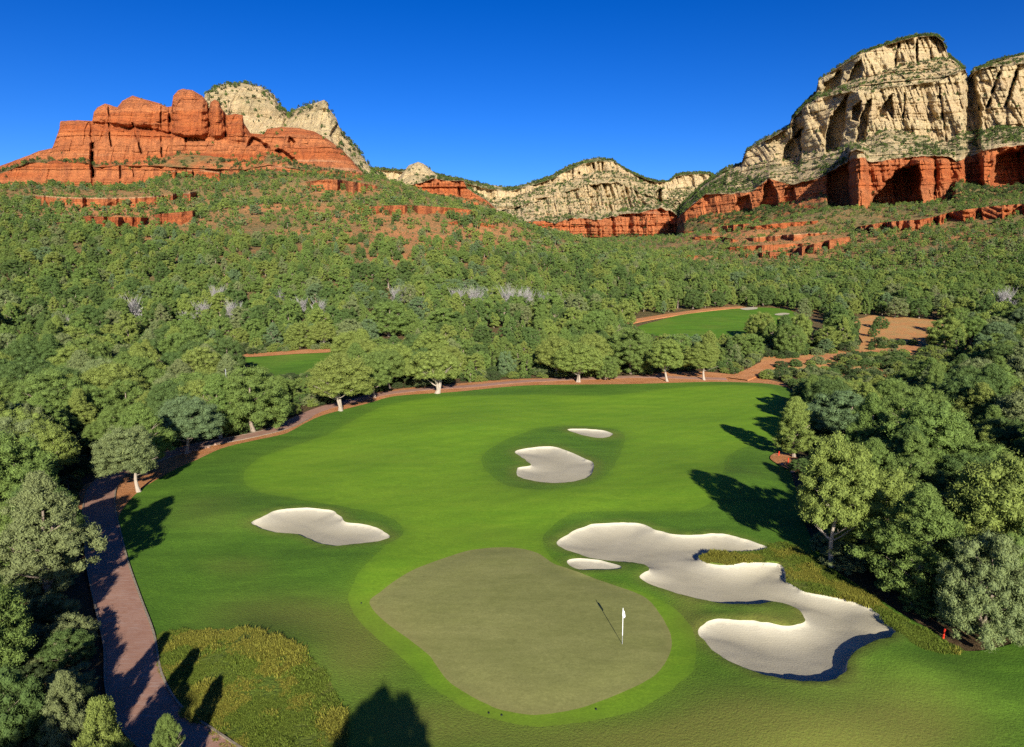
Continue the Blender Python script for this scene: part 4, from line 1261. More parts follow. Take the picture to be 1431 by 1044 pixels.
# ------------------------------------------------------------------ key trees: (u base, v base, v top, width px, kind, proto, tone, bark, label)
KEY = [
    (1160, 793, 604, 112, 'oval', 0, 'yellow green', 'palebark', 'tall leafy tree with a bare pale trunk behind the large winding bunker'),
    (1236, 788, 652, 132, 'round', 0, 'yellow green', None, 'broad yellow green tree directly right of the tall pale trunked one'),
    (1376, 897, 740, 124, 'round', 1, 'grey green', None, 'large round grey green juniper touching the ground by the lower red stake'),
    (1420, 880, 735, 105, 'round', 2, 'mid green', None, 'big juniper partly hidden behind the round one by the lower red stake'),
    (476, 574, 493, 96, 'round', 3, 'yellow green', 'palebark', 'rounded yellow green juniper with a short white trunk on the dirt at the far left'),
    (523, 556, 490, 62, 'round', 4, 'mid green', None, 'juniper overlapping the right side of the rounded white trunked one'),
    (611, 550, 486, 82, 'open', 0, 'yellow green', 'palebark', 'open spreading tree with forked white trunk and branches beside the path'),
    (807, 534, 478, 76, 'round', 3, 'yellow green', 'palebark', 'low domed juniper with a leaning white trunk on the far dirt verge'),
    (846, 531, 496, 34, 'round', 2, 'mid green', None, 'small juniper tucked against the right of the domed one on the verge'),
    (881, 522, 455, 70, 'round', 0, 'mid green', None, 'dense dark trunked juniper left of two slim ones on the far verge'),
    (931, 533, 472, 52, 'oval', 0, 'yellow green', 'palebark', 'upright tree with slim pale trunk, first of the pair at the far verge'),
    (983, 531, 477, 54, 'oval', 1, 'yellow green', 'palebark', 'lollipop shaped tree with pale trunk, right one of the far verge pair'),
    (192, 688, 592, 86, 'oval', 1, 'grey green', 'palebark', 'grey green tree with thin pale trunk on the orange dirt at the path bend'),
    (201, 664, 560, 84, 'tall', 3, 'mid green', None, 'tree with a dark trunk just behind the thin pale trunk at the path bend'),
    (262, 634, 552, 92, 'round', 4, 'blue green', None, 'bluish drooping juniper beside the shaded stretch of path'),
    (352, 603, 508, 96, 'round', 0, 'mid green', None, 'large juniper overhanging the fresh grass where the path straightens'),
    (308, 612, 520, 70, 'tall', 2, 'mid green', None, 'tall juniper left of the one overhanging the fresh grass'),
    (1108, 640, 552, 66, 'tall', 1, 'yellow green', None, 'yellowish upright tree standing over the upper red stake'),
    (1176, 622, 545, 104, 'round', 3, 'blue green', None, 'wide blue green juniper behind the yellowish tree at the upper stake'),
    (1215, 720, 610, 90, 'tall', 3, 'mid green', None, 'dense tree immediately behind the tall pale trunked one'),
    (70, 850, 655, 132, 'tall', 0, 'grey green', None, 'large ragged tree with visible branches left of the kerbed path'),
    (-24, 960, 800, 140, 'round', 1, 'mid green', None, 'big bushy tree at the left edge beside the straight path'),
    (100, 1085, 935, 78, 'tall', 1, 'grey green', None, 'small grey green pine standing alone in front of the lower path bend'),
    (150, 1135, 972, 104, 'tall', 2, 'yellow green', None, 'bright bush top rising at the bottom edge beside the path'),
    (238, 1108, 996, 60, 'tall', 3, 'mid green', None, 'small dark treetop overlapping the shaded lower path'),
    (10, 1070, 935, 110, 'round', 2, 'dark green', None, 'dark tree in the bottom left corner'),
    (545, 470, 418, 62, 'round', 1, 'mid green', None, 'full juniper with bright trunk standing above the strip of far fairway'),
    (420, 486, 450, 52, 'round', 2, 'yellow green', 'palebark', 'light juniper with white stems on the far edge of the left fairway strip'),
    (452, 486, 449, 40, 'round', 3, 'yellow green', 'palebark', 'second light juniper on that strip, right beside the first'),
    (1122, 452, 424, 26, 'tall', 2, 'grey green', 'palebark', 'pale twiggy tree at the right end of the second green'),
]
# trees behind / beside the camera whose shadows fall into the picture
SHADOWERS = [(-2.7, 8.2, 10.6, 'oval', 0, .95), (-14.4, 9.4, 10.0, 'oval', 1, .85), (-17.4, 8.6, 10.8, 'tall', 3, 1.35), (-12.8, 9.5, 8.6, 'tall', 1), (-8.8, 9.6, 7.6, 'round', 3), (40, 14, 10.5, 'tall', 0)]
trees = []       # dict(loc, h, w(kind scale), kind, k, tone, bark, label)
for (u, vb, vt, w, kind, k, tone, bark, lab) in KEY:
    if vb > 1044 or u < 0 or True:
        g = hit([u], [vb])[0]
    z = float(zt(g[0], g[1]))
    Yc = g[1] * cp - (z - CAMH) * sp_
    # height from the top pixel
    sx, sz = ray(u, vt)
    h = CAMH + float(sz) * g[1] - z
    _, _, H, R = NEAR[kind][k % len(NEAR[kind])]
    wm = w * Yc / F
    ws = (wm / (2 * R)) / (h / H)
    trees.append(dict(loc=(g[0], g[1], z), h=h, ws=float(np.clip(ws, .5, 1.9)), kind=kind, k=k, tone=tone, bark=bark, label=lab, key=True))
for (x, y, h, kind, k, *w_) in SHADOWERS:
    trees.append(dict(loc=(x, y, float(zt(x, y))), h=h, ws=(w_[0] if w_ else .95), kind=kind, k=k, tone='mid green', bark=None, label=None, key=True, hid=True))

# ------------------------------------------------------------------ forest positions
clear = [(rough_p, 1.2), (dirt_p, 0.2), (fw2_p, 2.5), (gr2_p, 2.5), (cl_p, 0.5)]


def forest_points():
    out = []
    bands = [(14, 90, 4.5), (90, 170, 5.0), (170, 270, 5.9), (270, 420, 6.4), (420, 620, 7.1), (620, 1000, 7.6), (1000, 1900, 9.0)]
    for y0, y1, s in bands:
        lim = .86 * y1 + 12
        X, Y = np.meshgrid(np.arange(-lim, lim, s), np.arange(y0, y1, s))
        P = np.stack([X.ravel(), Y.ravel()], -1) + rng.uniform(-.46, .46, (X.size, 2)) * s
        P = P[(np.abs(P[:, 0]) < .86 * P[:, 1] + 12)]
        out.append(np.concatenate([P, np.full((len(P), 1), s)], 1))
    P = np.concatenate(out)
    p2 = P[:, :2]
    ok = np.ones(len(P), bool)
    for poly, m in clear:
        frac = .95 if poly is cl_p else 1.0
        near = (p2 > poly.min(0) - 3).all(1) & (p2 < poly.max(0) + 3).all(1)
        idx = np.where(near)[0]
        bad = inside(p2[idx], poly) | (edist(p2[idx], poly) < m)
        ok[idx[bad & (rng.random(len(bad)) < frac)]] = False
    for c, w in ((pc, 3.4), (vg2, 3.6), (lk, 3.6)):
        near = np.where((p2[:, 1] < 300))[0]
        ok[near[edist(p2[near], c, False) < w]] = False
    ok &= ~((P[:, 1] < 37) & (P[:, 0] > -.42 * P[:, 1] - 12) & (P[:, 0] < 0))
    ok &= ~((P[:, 1] < 32) & (P[:, 0] > -16) & (P[:, 0] < 27)) & ~((P[:, 1] < 43) & (P[:, 0] > 0) & (P[:, 0] < 46))
    P = P[ok]
    z = zt(P[:, 0], P[:, 1])
    U, V, _ = project(np.stack([P[:, 0], P[:, 1], z], -1))
    return P, z, U, V


FP, FZ, FU, FV = forest_points()
x, y, sgrid = FP[:, 0], FP[:, 1], FP[:, 2]
n_ = len(FP)
clump = fbm(x / 45, y / 45, 0, 90, 3)
dens = np.ones(n_)
dens = np.where(y > 300, .93, dens)
hillbare = np.zeros(n_)
for (a, b, ra, rb, s) in [(195, 312, 95, 13, 1.0), (480, 263, 62, 10, 1.0), (160, 274, 135, 8, 1.0), (590, 294, 95, 9, .9), (1300, 312, 130, 12, .8), (600, 335, 150, 36, .76), (520, 300, 110, 18, .5), (180, 305, 140, 28, .5), (560, 365, 90, 18, .55), (690, 325, 65, 22, .65), (350, 320, 90, 30, .4), (1095, 338, 125, 22, .95), (990, 318, 50, 16, .6), (450, 330, 90, 16, .4), (60, 380, 60, 20, .35), (1250, 340, 200, 16, .3), (960, 350, 60, 8, .5)]:
    hillbare = np.maximum(hillbare, s * np.exp(-((FU - a) / ra) ** 2 - ((FV - b) / rb) ** 2) * (y > 240))
dens = dens * (1 - hillbare * (0.55 + .9 * (1 - clump)))
dens = np.where(y > 430, dens * np.clip(.30 + 1.15 * fbm(x / 38, y / 38, 0, 91, 3), .25, 1), dens)
dens = np.where(y > 900, .8 * dens, dens)
keep = rng.random(n_) < dens
h = 4.6 + 4.6 * rng.random(n_) ** 1.3 + 3.0 * (clump - .5)
h = np.where(y > 260, h * np.interp(y, [260, 420, 700, 1000], [.98, .88, .76, .74]), h)
h = h * np.where(rng.random(n_) < .18, .6, 1.0)
h = np.where((x > 20) & (y < 140), h * 1.12, h)
# the strip close to the course edge holds lower growth in front of the far fairway pieces
p2 = FP[:, :2]
tu, tv, _ = project(np.stack([x, y, FZ + h], -1))
PROT = [((345, 466, 494, 524), 1), ((905, 1050, 432, 462), 1), ((1195, 1330, 446, 500), 1), ((1064, 1275, 488, 524), 1), ((560, 1010, 520, 560), 0)]
for (u0, u1, v0, v1), _m in PROT:
    blk = (FU > u0 - 8) & (FU < u1 + 8) & (FV > v1) & (tv < v1 + 2)
    need = np.clip((FV - (v1 + 3)) / np.maximum(FV - tv, .1), .0, 1)
    h = np.where(blk, h * need, h)
h = np.where((y < 42) & (x > -.42 * y - 20) & (x < 0), h * .42, h)
keep &= h > 1.3
keep &= ~((FU > 1080) & (FU < 1195) & (FV > 600) & (FV < 810))
# keep clear of the key trees
for t in trees:
    if t.get('hid'): continue
    rr = NEAR[t['kind']][t['k'] % len(NEAR[t['kind']])][3] * t['ws'] * t['h'] / NEAR[t['kind']][t['k'] % len(NEAR[t['kind']])][2]
    keep &= ((x - t['loc'][0]) ** 2 + (y - t['loc'][1]) ** 2) > (rr * .75) ** 2
# keep key trees that stand in front of forest visible: drop forest trees hiding them
for t in trees:
    if t.get('hid'): continue
    u_, v_, _ = project(np.array(t['loc']))
    keep &= ~((np.abs(FU - u_) < 26) & (y < t['loc'][1]) & (y > t['loc'][1] * .86) & (v_ > 400))
idx = np.where(keep)[0]
FP, FZ, FU, FV, h, clump = FP[idx], FZ[idx], FU[idx], FV[idx], h[idx], clump[idx]
x, y = FP[:, 0], FP[:, 1]
tone_names = list(TONES)
tn = rng.random(len(FP)) + .35 * (fbm(x / 30, y / 30, 0, 123, 2) - .5)
TI = np.select([tn < .24, tn < .64, tn < .86, tn < .95], [0, 1, 2, 3], 4)
app = h / y
inframe = (FU > -40) & (FU < 1471) & (FV < 1100)
import os
if os.environ.get('DBG'):
    for (pu, pv) in ((1150, 505), (1100, 510), (400, 508), (430, 510)):
        tu, tv, yc = project(np.stack([x, y, FZ + h], -1)); wpx = h * .5 * F / y
        q = np.where((np.abs(FU - pu) < wpx) & (tv < pv) & (FV > pv))[0]
        print('DBG', pu, pv, hit([pu], [pv]), [(round(float(x[i])), round(float(y[i])), round(float(h[i]), 1), round(float(FU[i])), round(float(FV[i])), round(float(tv[i]))) for i in q[:12]])
order = np.argsort(-np.where(inframe, app, 0))
N_IND = 300 - sum(1 for t in trees)
ind = order[:N_IND]
rest = order[N_IND:]
rest = rest[(np.abs(FU[rest] - 715) < 1100)]
kinds = ['round', 'tall', 'round', 'bush']
for i in ind:
    hh = float(h[i])
    kind = 'bush' if hh < 4.2 else ('tall' if rng.random() < .38 else 'round')
    trees.append(dict(loc=(float(x[i]), float(y[i]), float(FZ[i])), h=hh * (1.08 if kind == 'tall' else 1), ws=float(rng.uniform(.9, 1.2)), kind=kind, k=int(rng.integers(0, 5)), tone=tone_names[TI[i]], bark=None, label=None, u=float(FU[i]), v=float(FV[i])))

# ------------------------------------------------------------------ labels that single each tree out
ORD = ['nearest', 'second nearest', 'third nearest', 'fourth nearest', 'fifth nearest', 'sixth nearest', 'seventh nearest', 'eighth nearest', 'ninth nearest', 'tenth nearest'] + ['%dth nearest' % k for k in range(11, 60)]


def zone_of(t):
    X, Y, _ = t['loc']; u = t.get('u', 0)
    if Y < 150:
        if X < 0:
            return 'left of the kerbed straight of the path' if Y < 62 else ('outside the path bend' if Y < 95 else 'between the path and the left fairway strip')
        return 'right of the large winding bunker' if Y < 70 else ('right of the upper red stake' if Y < 105 else 'between fairway end and clearing')
    if u < 345: return 'under the red butte slope'
    if u < 560: return 'around the left fairway strip'
    if u < 860: return 'behind the far dirt verge'
    if u < 1060: return 'in front of the second green'
    return 'near the orange clearing'


groups = {}
for t in trees:
    if t['label'] or t.get('hid'): continue
    size = {'tall': 'tall upright', 'round': 'rounded', 'bush': 'low bushy'}[t['kind']]
    groups.setdefault((zone_of(t), size, t['tone']), []).append(t)
for (zn, size, tone), L in groups.items():
    L.sort(key=lambda t: t['loc'][0] ** 2 + t['loc'][1] ** 2)
    for k, t in enumerate(L):
        t['label'] = f'{ORD[k]} {size} {tone} juniper {zn}' if len(L) > 1 else f'only {size} {tone} juniper {zn}'
for k, t in enumerate([t for t in trees if t.get('hid')]):
    t['label'] = 'dark green tree below the camera that casts its shadow onto the course'
    t['group2'] = 'trees casting shadows from outside the picture'
for t in trees:
    o = put_tree(t['kind'], t['k'], t['loc'], t['h'], t['ws'], float(rng.uniform(0, 6.28)), t['tone'], t['bark'])
    tag(o, t['label'], 'tree', t.get('group2', 'junipers around the golf course'))

# ------------------------------------------------------------------ scattered masses by geometry nodes
def scatter(name, P, rz, sc, ix, protos, label=None):
    me = bpy.data.meshes.new(name)
    me.vertices.add(len(P)); me.vertices.foreach_set('co', np.asarray(P, np.float32).ravel())
    a = me.attributes.new('rz', 'FLOAT', 'POINT'); a.data.foreach_set('value', np.asarray(rz, np.float32))
    a = me.attributes.new('sc', 'FLOAT_VECTOR', 'POINT'); a.data.foreach_set('vector', np.asarray(sc, np.float32).ravel())
    a = me.attributes.new('ix', 'INT', 'POINT'); a.data.foreach_set('value', np.asarray(ix, np.int32))
    o = bpy.data.objects.new(name, me); COL.objects.link(o)
    col = bpy.data.collections.new(name + '_kinds')
    for k, p in enumerate(protos):
        p.name = f'{name}_kind_{k:02d}'; col.objects.link(p)
    g = bpy.data.node_groups.new(name + '_scatter', 'GeometryNodeTree')
    g.interface.new_socket('Geometry', in_out='INPUT', socket_type='NodeSocketGeometry')
    g.interface.new_socket('Geometry', in_out='OUTPUT', socket_type='NodeSocketGeometry')
    N, L = g.nodes, g.links
    gi, go = N.new('NodeGroupInput'), N.new('NodeGroupOutput')
    ci = N.new('GeometryNodeCollectionInfo'); ci.inputs['Collection'].default_value = col
    ci.inputs['Separate Children'].default_value = True; ci.inputs['Reset Children'].default_value = True
    iop = N.new('GeometryNodeInstanceOnPoints'); iop.inputs['Pick Instance'].default_value = True

    def na(nm, ty):
        q = N.new('GeometryNodeInputNamedAttribute'); q.data_type = ty; q.inputs['Name'].default_value = nm
        return q.outputs['Attribute']
    cx = N.new('ShaderNodeCombineXYZ'); L.new(na('rz', 'FLOAT'), cx.inputs['Z'])
    er = N.new('FunctionNodeEulerToRotation'); L.new(cx.outputs[0], er.inputs[0])
    L.new(gi.outputs[0], iop.inputs['Points']); L.new(ci.outputs[0], iop.inputs['Instance'])
    L.new(na('ix', 'INT'), iop.inputs['Instance Index']); L.new(er.outputs[0], iop.inputs['Rotation'])
    L.new(na('sc', 'FLOAT_VECTOR'), iop.inputs['Scale']); L.new(iop.outputs[0], go.inputs[0])
    m = o.modifiers.new('scatter', 'NODES'); m.node_group = g
    return tag(o, label, kind='stuff')


def joined(crown, trunk, tone):
    """crown and trunk in one mesh, for the far mass of trees"""
    me = bpy.data.meshes.new('forest_tree')
    import bmesh
    bm = bmesh.new(); bm.from_mesh(crown.data); nf = len(bm.faces); bm.from_mesh(trunk.data)
    bm.faces.ensure_lookup_table()
    for f in bm.faces[nf:]: f.material_index = 1
    bm.to_mesh(me); bm.free()
    me.materials.append(LEAF[tone]); me.materials.append(M['bark'])
    return bpy.data.objects.new('forest_tree', me)


MIDP, MIDH = [], []
for ti, tone in enumerate(tone_names):
    for k in range(6):
        cr, tr, H, R = NEAR['mid'][k]
        MIDP.append(joined(cr, tr, tone)); MIDH.append(H)
FARP = []
far_src = [proto(1400 + i, 'round' if i < 3 else 'tall', 3.0, 1.6 if i < 3 else 1.15, .05, 44, 44, .19, rad=.06, nl=2) for i in range(4)]
for ti, tone in enumerate(tone_names):
    for k in range(4):
        FARP.append(joined(far_src[k][0], far_src[k][1], tone))
isfar = (y[rest] > 430)
a = rest[~isfar]; b = rest[isfar]
sc = h[a] / 7.0; wv = rng.uniform(.75, 1.3, len(a))
scatter('forest', np.stack([x[a], y[a], FZ[a] - .1], -1), rng.uniform(0, 6.28, len(a)), np.stack([sc * wv, sc * wv, sc], -1), TI[a] * 6 + rng.integers(0, 6, len(a)), MIDP, 'dense juniper woodland filling the valley behind the course')
sc = h[b] / 3.0; wv = rng.uniform(.9, 1.35, len(b))
# on the hills
lowx = rng.uniform(-.85, .85, 26000); lowy = np.sqrt(rng.uniform(260 ** 2, 950 ** 2, 26000)); lowx = lowx * lowy
kl = rng.random(26000) < np.clip(.15 + 1.3 * fbm(lowx / 25, lowy / 25, 0, 95, 3) - .2, 0, 1)
lq = np.stack([lowx, lowy], -1); kl &= ~inside(lq, gr2_p) & ~inside(lq, cl_p) & (edist(lq, vg2, False) > 3)
lowx, lowy = lowx[kl], lowy[kl]; ls = rng.uniform(.22, .6, len(lowx))
HP = np.concatenate([np.stack([x[b], y[b], FZ[b] - .15], -1), np.stack([lowx, lowy, zt(lowx, lowy) - .1], -1)])
HS = np.concatenate([np.stack([sc * wv, sc * wv, sc], -1), np.stack([ls * 1.35, ls * 1.35, ls], -1)])
HI = np.concatenate([TI[b] * 4 + rng.integers(0, 4, len(b)), rng.choice([0, 1, 3], len(lowx)) * 4 + rng.integers(0, 4, len(lowx))])
scatter('hillside_woodland', HP, rng.uniform(0, 6.28, len(HP)), HS, HI, FARP, 'scattered small junipers over the far hillsides')
SP = np.concatenate(SHRUB_P); SS = np.concatenate(SHRUB_S)
shr = [joined(far_src[k][0], far_src[k][1], ['dark green', 'bush', 'mid green', 'bush'][k]) for k in range(4)]
sc = SS / 2.2; wv = rng.uniform(.9, 1.4, len(SP))
scatter('mountain_scrub', SP, rng.uniform(0, 6.28, len(SP)), np.stack([sc * wv, sc * wv, sc], -1), rng.integers(0, 4, len(SP)), shr, 'dark scrub growing on the ledges and slopes of the rocks')


# low undergrowth in the gaps near the course
def ground_bush_points():
    P = np.stack([rng.uniform(-110, 110, 9000), rng.uniform(15, 190, 9000)], -1)
    P = P[np.abs(P[:, 0]) < .85 * P[:, 1] + 8]
    ok = ~inside(P, fw2_p) & ~(inside(P, cl_p) & (rng.random(len(P)) < .30)) & (edist(P, lk, False) > 3) & (edist(P, fw2_p) > 2)
    ok &= ~inside(P, rough_p) & (edist(P, rough_p) > .8) & ~inside(P, dirt_p) & (edist(P, pc, False) > 2.4)
    return P[ok]


gb = ground_bush_points()
gbs = rng.uniform(.18, .55, len(gb))
gp = [joined(NEAR['bush'][k][0], NEAR['bush'][k][1], t_) for k, t_ in ((0, 'dark green'), (1, 'grey green'), (2, 'bush'), (3, 'yellow green'))]
scatter('undergrowth', np.stack([gb[:, 0], gb[:, 1], zt(gb[:, 0], gb[:, 1]) - .1], -1), rng.uniform(0, 6.28, len(gb)), np.stack([gbs * 1.3, gbs * 1.3, gbs], -1), rng.integers(0, 4, len(gb)), gp, 'low scrub under and between the trees')


# tall grass tufts
def tuft(seed, n, hgt, mat):
    r = np.random.default_rng(seed)
    acc = Acc()
    for k in range(n):
        a = r.uniform(0, 6.28); b0 = np.array([r.normal() * .11, r.normal() * .11, -.02])
        lean = r.uniform(.4, 1.5) * hgt; hh = hgt * r.uniform(.6, 1.1)
        w = .022 * r.uniform(.7, 1.4)
        d = np.array([math.cos(a), math.sin(a), 0]); s = np.array([-d[1], d[0], 0]) * w
        m = b0 + d * lean * .35 + np.array([0, 0, hh * .62]); e2 = b0 + d * lean + np.array([0, 0, hh])
        acc.add(np.array([b0 - s, b0 + s, m + s * .8, m - s * .8, e2]), [[0, 1, 2, 3]], [[3, 2, 4]], r.random())
    return acc.mesh('tuft', mat)


def pick_on(regsel, n):
    t = CT[regsel]; A, B, C_ = CV[t[:, 0]], CV[t[:, 1]], CV[t[:, 2]]
    w = np.linalg.norm(np.cross(B - A, C_ - A), axis=1); w /= w.sum()
    k = rng.choice(len(t), n, p=w); r1, r2 = np.sqrt(rng.random((n, 1))), rng.random((n, 1))
    return A[k] * (1 - r1) + B[k] * r1 * (1 - r2) + C_[k] * r1 * r2


tp = pick_on(CREG == 3, 15000)
cl_ = fbm(tp[:, 0] / 1.6, tp[:, 1] / 1.6, 0, 55, 3)
tp = tp[rng.random(len(tp)) < sstep(.3, .6, cl_) * .85 + .15]
tufts = [tuft(1, 30, .17, LEAF['tuft']), tuft(2, 30, .15, LEAF['tuftg']), tuft(3, 34, .20, LEAF['tuft']), tuft(4, 30, .13, LEAF['tuftg'])]
cl_ = fbm(tp[:, 0] / 2.2, tp[:, 1] / 2.2, 0, 57, 3)
ixs = np.where(rng.random(len(tp)) < sstep(.38, .60, cl_), rng.choice([0, 2], len(tp)), rng.choice([1, 3], len(tp)))
scs = rng.uniform(.45, .85, len(tp)) * (.7 + .9 * sstep(.45, .7, fbm(tp[:, 0] / 1.1, tp[:, 1] / 1.1, 0, 58, 3)))
scatter('tall_grass', tp, rng.uniform(0, 6.28, len(tp)), np.stack([scs] * 3, -1), ixs, tufts, 'tall yellowish native grass beside the path and the large bunker')


# ------------------------------------------------------------------ grey leafless shrubs
def bare_shrub_mesh(seed):
    r = np.random.default_rng(seed); acc = Acc()
    for k in range(26):
        a = r.uniform(0, 6.28); L = r.uniform(.55, 1.0) * 2.0; sp = r.uniform(.15, .75)
        ts = np.linspace(0, 1, 5)
        B = np.stack([np.cos(a) * sp * L * ts, np.sin(a) * sp * L * ts, L * 1.2 * ts * (1 - .25 * sp * ts)], -1)
        acc.add(*tube(B, .024 * (1 - .7 * ts), 4))
        for m in range(9):
            st = B[1 + m % 4]; a2 = a + r.uniform(-1.6, 1.6); L2 = r.uniform(.35, .9)
            B2 = st + np.stack([np.cos(a2) * .6 * L2 * ts, np.sin(a2) * .6 * L2 * ts, L2 * ts], -1)
            acc.add(*tube(B2, .011 * (1 - .6 * ts), 3))
            for q in range(5):
                a3 = a2 + r.uniform(-1.5, 1.5); L3 = L2 * r.uniform(.35, .75); s3 = B2[q % 5]
                acc.add(*tube(s3 + np.stack([np.cos(a3) * .6 * L3 * ts[::2], np.sin(a3) * .6 * L3 * ts[::2], L3 * ts[::2]], -1), .009 * np.array([1, .8, .5]), 3))
    n_ = 60
    d = r.normal(size=(n_, 3)); d[:, 2] = np.abs(d[:, 2]); d /= np.linalg.norm(d, axis=1, keepdims=True)
    C = d * r.uniform(.5, 1.0, (n_, 1)) * np.array([1.25, 1.25, 1.9]) + np.array([0, 0, .35])
    leaves(acc, C, np.full(n_, .30), 26, .10, r, core=.01)
    return acc.mesh('branches', M['twig'])


BS = [bare_shrub_mesh(40 + k) for k in range(4)]
bare_px = [(182, 458, 'large grey leafless shrub standing alone in the left woodland'), (283, 448, 'grey leafless shrub right of the largest one in the left woodland'), (325, 452, 'broad grey bare shrub above the left end of the far fairway strip'),
           (305, 428, 'small grey bare shrub among the upper left junipers'), (390, 430, 'pale bare shrub on the lower left hillside'), (420, 440, 'grey bare shrub above the light junipers of the fairway strip'), (445, 447, 'twiggy grey shrub at the right end of the fairway strip'),
           (640, 432, 'tall silvery bare tree, leftmost of the central row'), (665, 436, 'silvery bare tree, second of the central row'), (690, 432, 'thin silvery bare tree in the middle of the central row'), (712, 438, 'widest silvery bare tree of the central row'),
           (735, 436, 'silvery bare tree right of the widest one in the central row'), (768, 442, 'grey bare tree at the right end of the central row'), (798, 440, 'isolated pale bare tree beyond the central row'), (556, 428, 'pale bare shrub at the foot of the orange hill'),
           (90, 470, 'dim grey shrub in the far left forest'), (1400, 436, 'tan bare tree in the dark right forest'), (1418, 442, 'second tan bare tree right beside the first in the right forest'), (585, 445, 'faint grey shrub above the full bright trunked juniper'), (262, 466, 'low grey shrub in shadow behind the left forest edge')]
for k, (u, v, lab) in enumerate(bare_px):
    g = hit([u], [v])[0]; z = float(zt(*g))
    s = (2.6 if k in (0, 7, 8, 9, 10, 11, 12, 16) else 1.9) * rng.uniform(.85, 1.15)
    m = BS[k % 4]
    e_ = bpy.data.objects.new('bare_shrub', None); COL.objects.link(e_); e_.location = (g[0], g[1], z + .5); e_.scale = (s, s, s * 1.1); e_.rotation_euler = (0, 0, float(rng.uniform(0, 6)))
    c = m.copy(); c.name = 'branches'; COL.objects.link(c); c.parent = e_
    tag(e_, lab, 'shrub', 'grey leafless shrubs in the woodland')

# ------------------------------------------------------------------ flagstick, stakes, pole
def simple(name, rgb, rough=.5):
    n = NT(name); co = n.coords(obj=True)
    n.color(n.mix(n.math('MULTIPLY', n.noise(co, 20, 3, .6), .3), rgb, tuple(q * .8 for q in rgb))); n.b.inputs['Roughness'].default_value = rough
    return n.m


def cz(u, v):
    g = hit([u], [v])[0]
    return np.array([g[0], g[1], float(course_z(g[None])[0]) + .12 * float(inside(g[None], green_p)[0])])


M['white'] = simple('white_paint', (.82, .82, .80), .4); M['red'] = simple('red_paint', (.75, .045, .02), .5); M['steel'] = simple('grey_steel', (.30, .31, .32), .5); M['cup'] = simple('cup_white', (.5, .5, .48))
g = cz(869.5, 904)
fs = bpy.data.objects.new('flagstick', None); COL.objects.link(fs); fs.location = g
acc = Acc(); acc.add(*tube([(0, 0, .55), (0, 0, 1.2), (0, 0, 2.28)], [.021, .020, .018], 10))
p = acc.mesh('pole', M['white']); COL.objects.link(p); p.parent = fs
acc = Acc(); acc.add(*tube([(0, 0, -.1), (0, 0, .3), (0, 0, .555)], [.016, .016, .016], 10))
p = acc.mesh('lower_pole', M['steel']); COL.objects.link(p); p.parent = fs; p['label'] = 'dark lower end of the pole'
# limp flag: hanging, folded cloth
nu, nv = 26, 22
uu, vv = np.meshgrid(np.linspace(0, 1, nu), np.linspace(0, 1, nv))
zz = 2.27 - vv * .46 - uu * .20 * (1 - .2 * vv) - .18 * uu ** 2 * (1 - vv) * 1.0
env = .03 + .42 * uu ** .8 * (np.sin(np.clip(.15 + vv * .75 + .1 * uu, 0, 1) * math.pi)) ** .8
X = -env * .38 + .03 * np.sin(uu * 9 + vv * 3) * uu
Yf = .10 * np.sin(uu * 12 + vv * 2) * uu - env * .1
side = np.where(uu > .5, 1, 0)
X = X * np.cos(uu * 4.2)
V = np.stack([X, Yf, zz], -1).reshape(-1, 3)
idx = np.arange(nu * nv).reshape(nv, nu)
Q = np.stack([idx[:-1, :-1], idx[:-1, 1:], idx[1:, 1:], idx[1:, :-1]], -1).reshape(-1, 4)
fl = mesh_np('flag', V, Q, M['white'], smooth=True); fl.parent = fs
so = fl.modifiers.new('thickness', 'SOLIDIFY'); so.thickness = .006
tag(fs, 'white flagstick with a limp white flag standing in the putting green', 'flagstick')

for (u, v, lab) in ((1318, 893, 'red stake at the foot of the large round juniper by the bunker'), (1088, 638, 'red stake in the dirt patch beneath the yellowish tree'), (1101, 648, 'red stake a step nearer than the one beneath the yellowish tree')):
    g = hit([u], [v])[0]; z = float(zt(*g)) + .05
    acc = Acc(); acc.add(*tube([(0, 0, -.15), (0, 0, .2), (0, 0, .62), (0, 0, .64)], [.055, .055, .055, .03], 8))
    o = acc.mesh('marker_stake', M['red']); COL.objects.link(o); o.location = (g[0], g[1], z); o.rotation_euler = (.06, .05, 0)
    tag(o, lab, 'stake', 'red hazard stakes')

g = hit([318], [566])[0]; z = float(zt(*g))
acc = Acc(); acc.add(*tube([(0, 0, -.2), (0, 0, 3), (0, 0, 6.4)], [.075, .07, .06], 8))
o = acc.mesh('pole', M['steel']); COL.objects.link(o); o.location = (g[0], g[1], z)
tag(o, 'slim grey pole rising between the junipers left of the fairway', 'pole')


# sprinkler heads set in the collar
M['rubber'] = simple('dark_rubber', (.02, .022, .02), .6)
for (u, v, lab) in ((683, 998, 'small dark sprinkler head in the near collar, left one of two side by side'), (701, 1001, 'small dark sprinkler head in the near collar, right one of two side by side'), (833, 993, 'small dark sprinkler head alone in the near collar below the flagstick'), (505, 846, 'small dark sprinkler head at the left tip of the collar')):
    g = cz(u, v)
    acc = Acc(); acc.add(*tube([(0, 0, -.05), (0, 0, .03), (0, 0, .045), (0, 0, .05)], [.055, .055, .045, .005], 14))
    o = acc.mesh('sprinkler_head', M['rubber']); COL.objects.link(o); o.location = g
    tag(o, lab, 'sprinkler', 'sprinkler heads around the green')


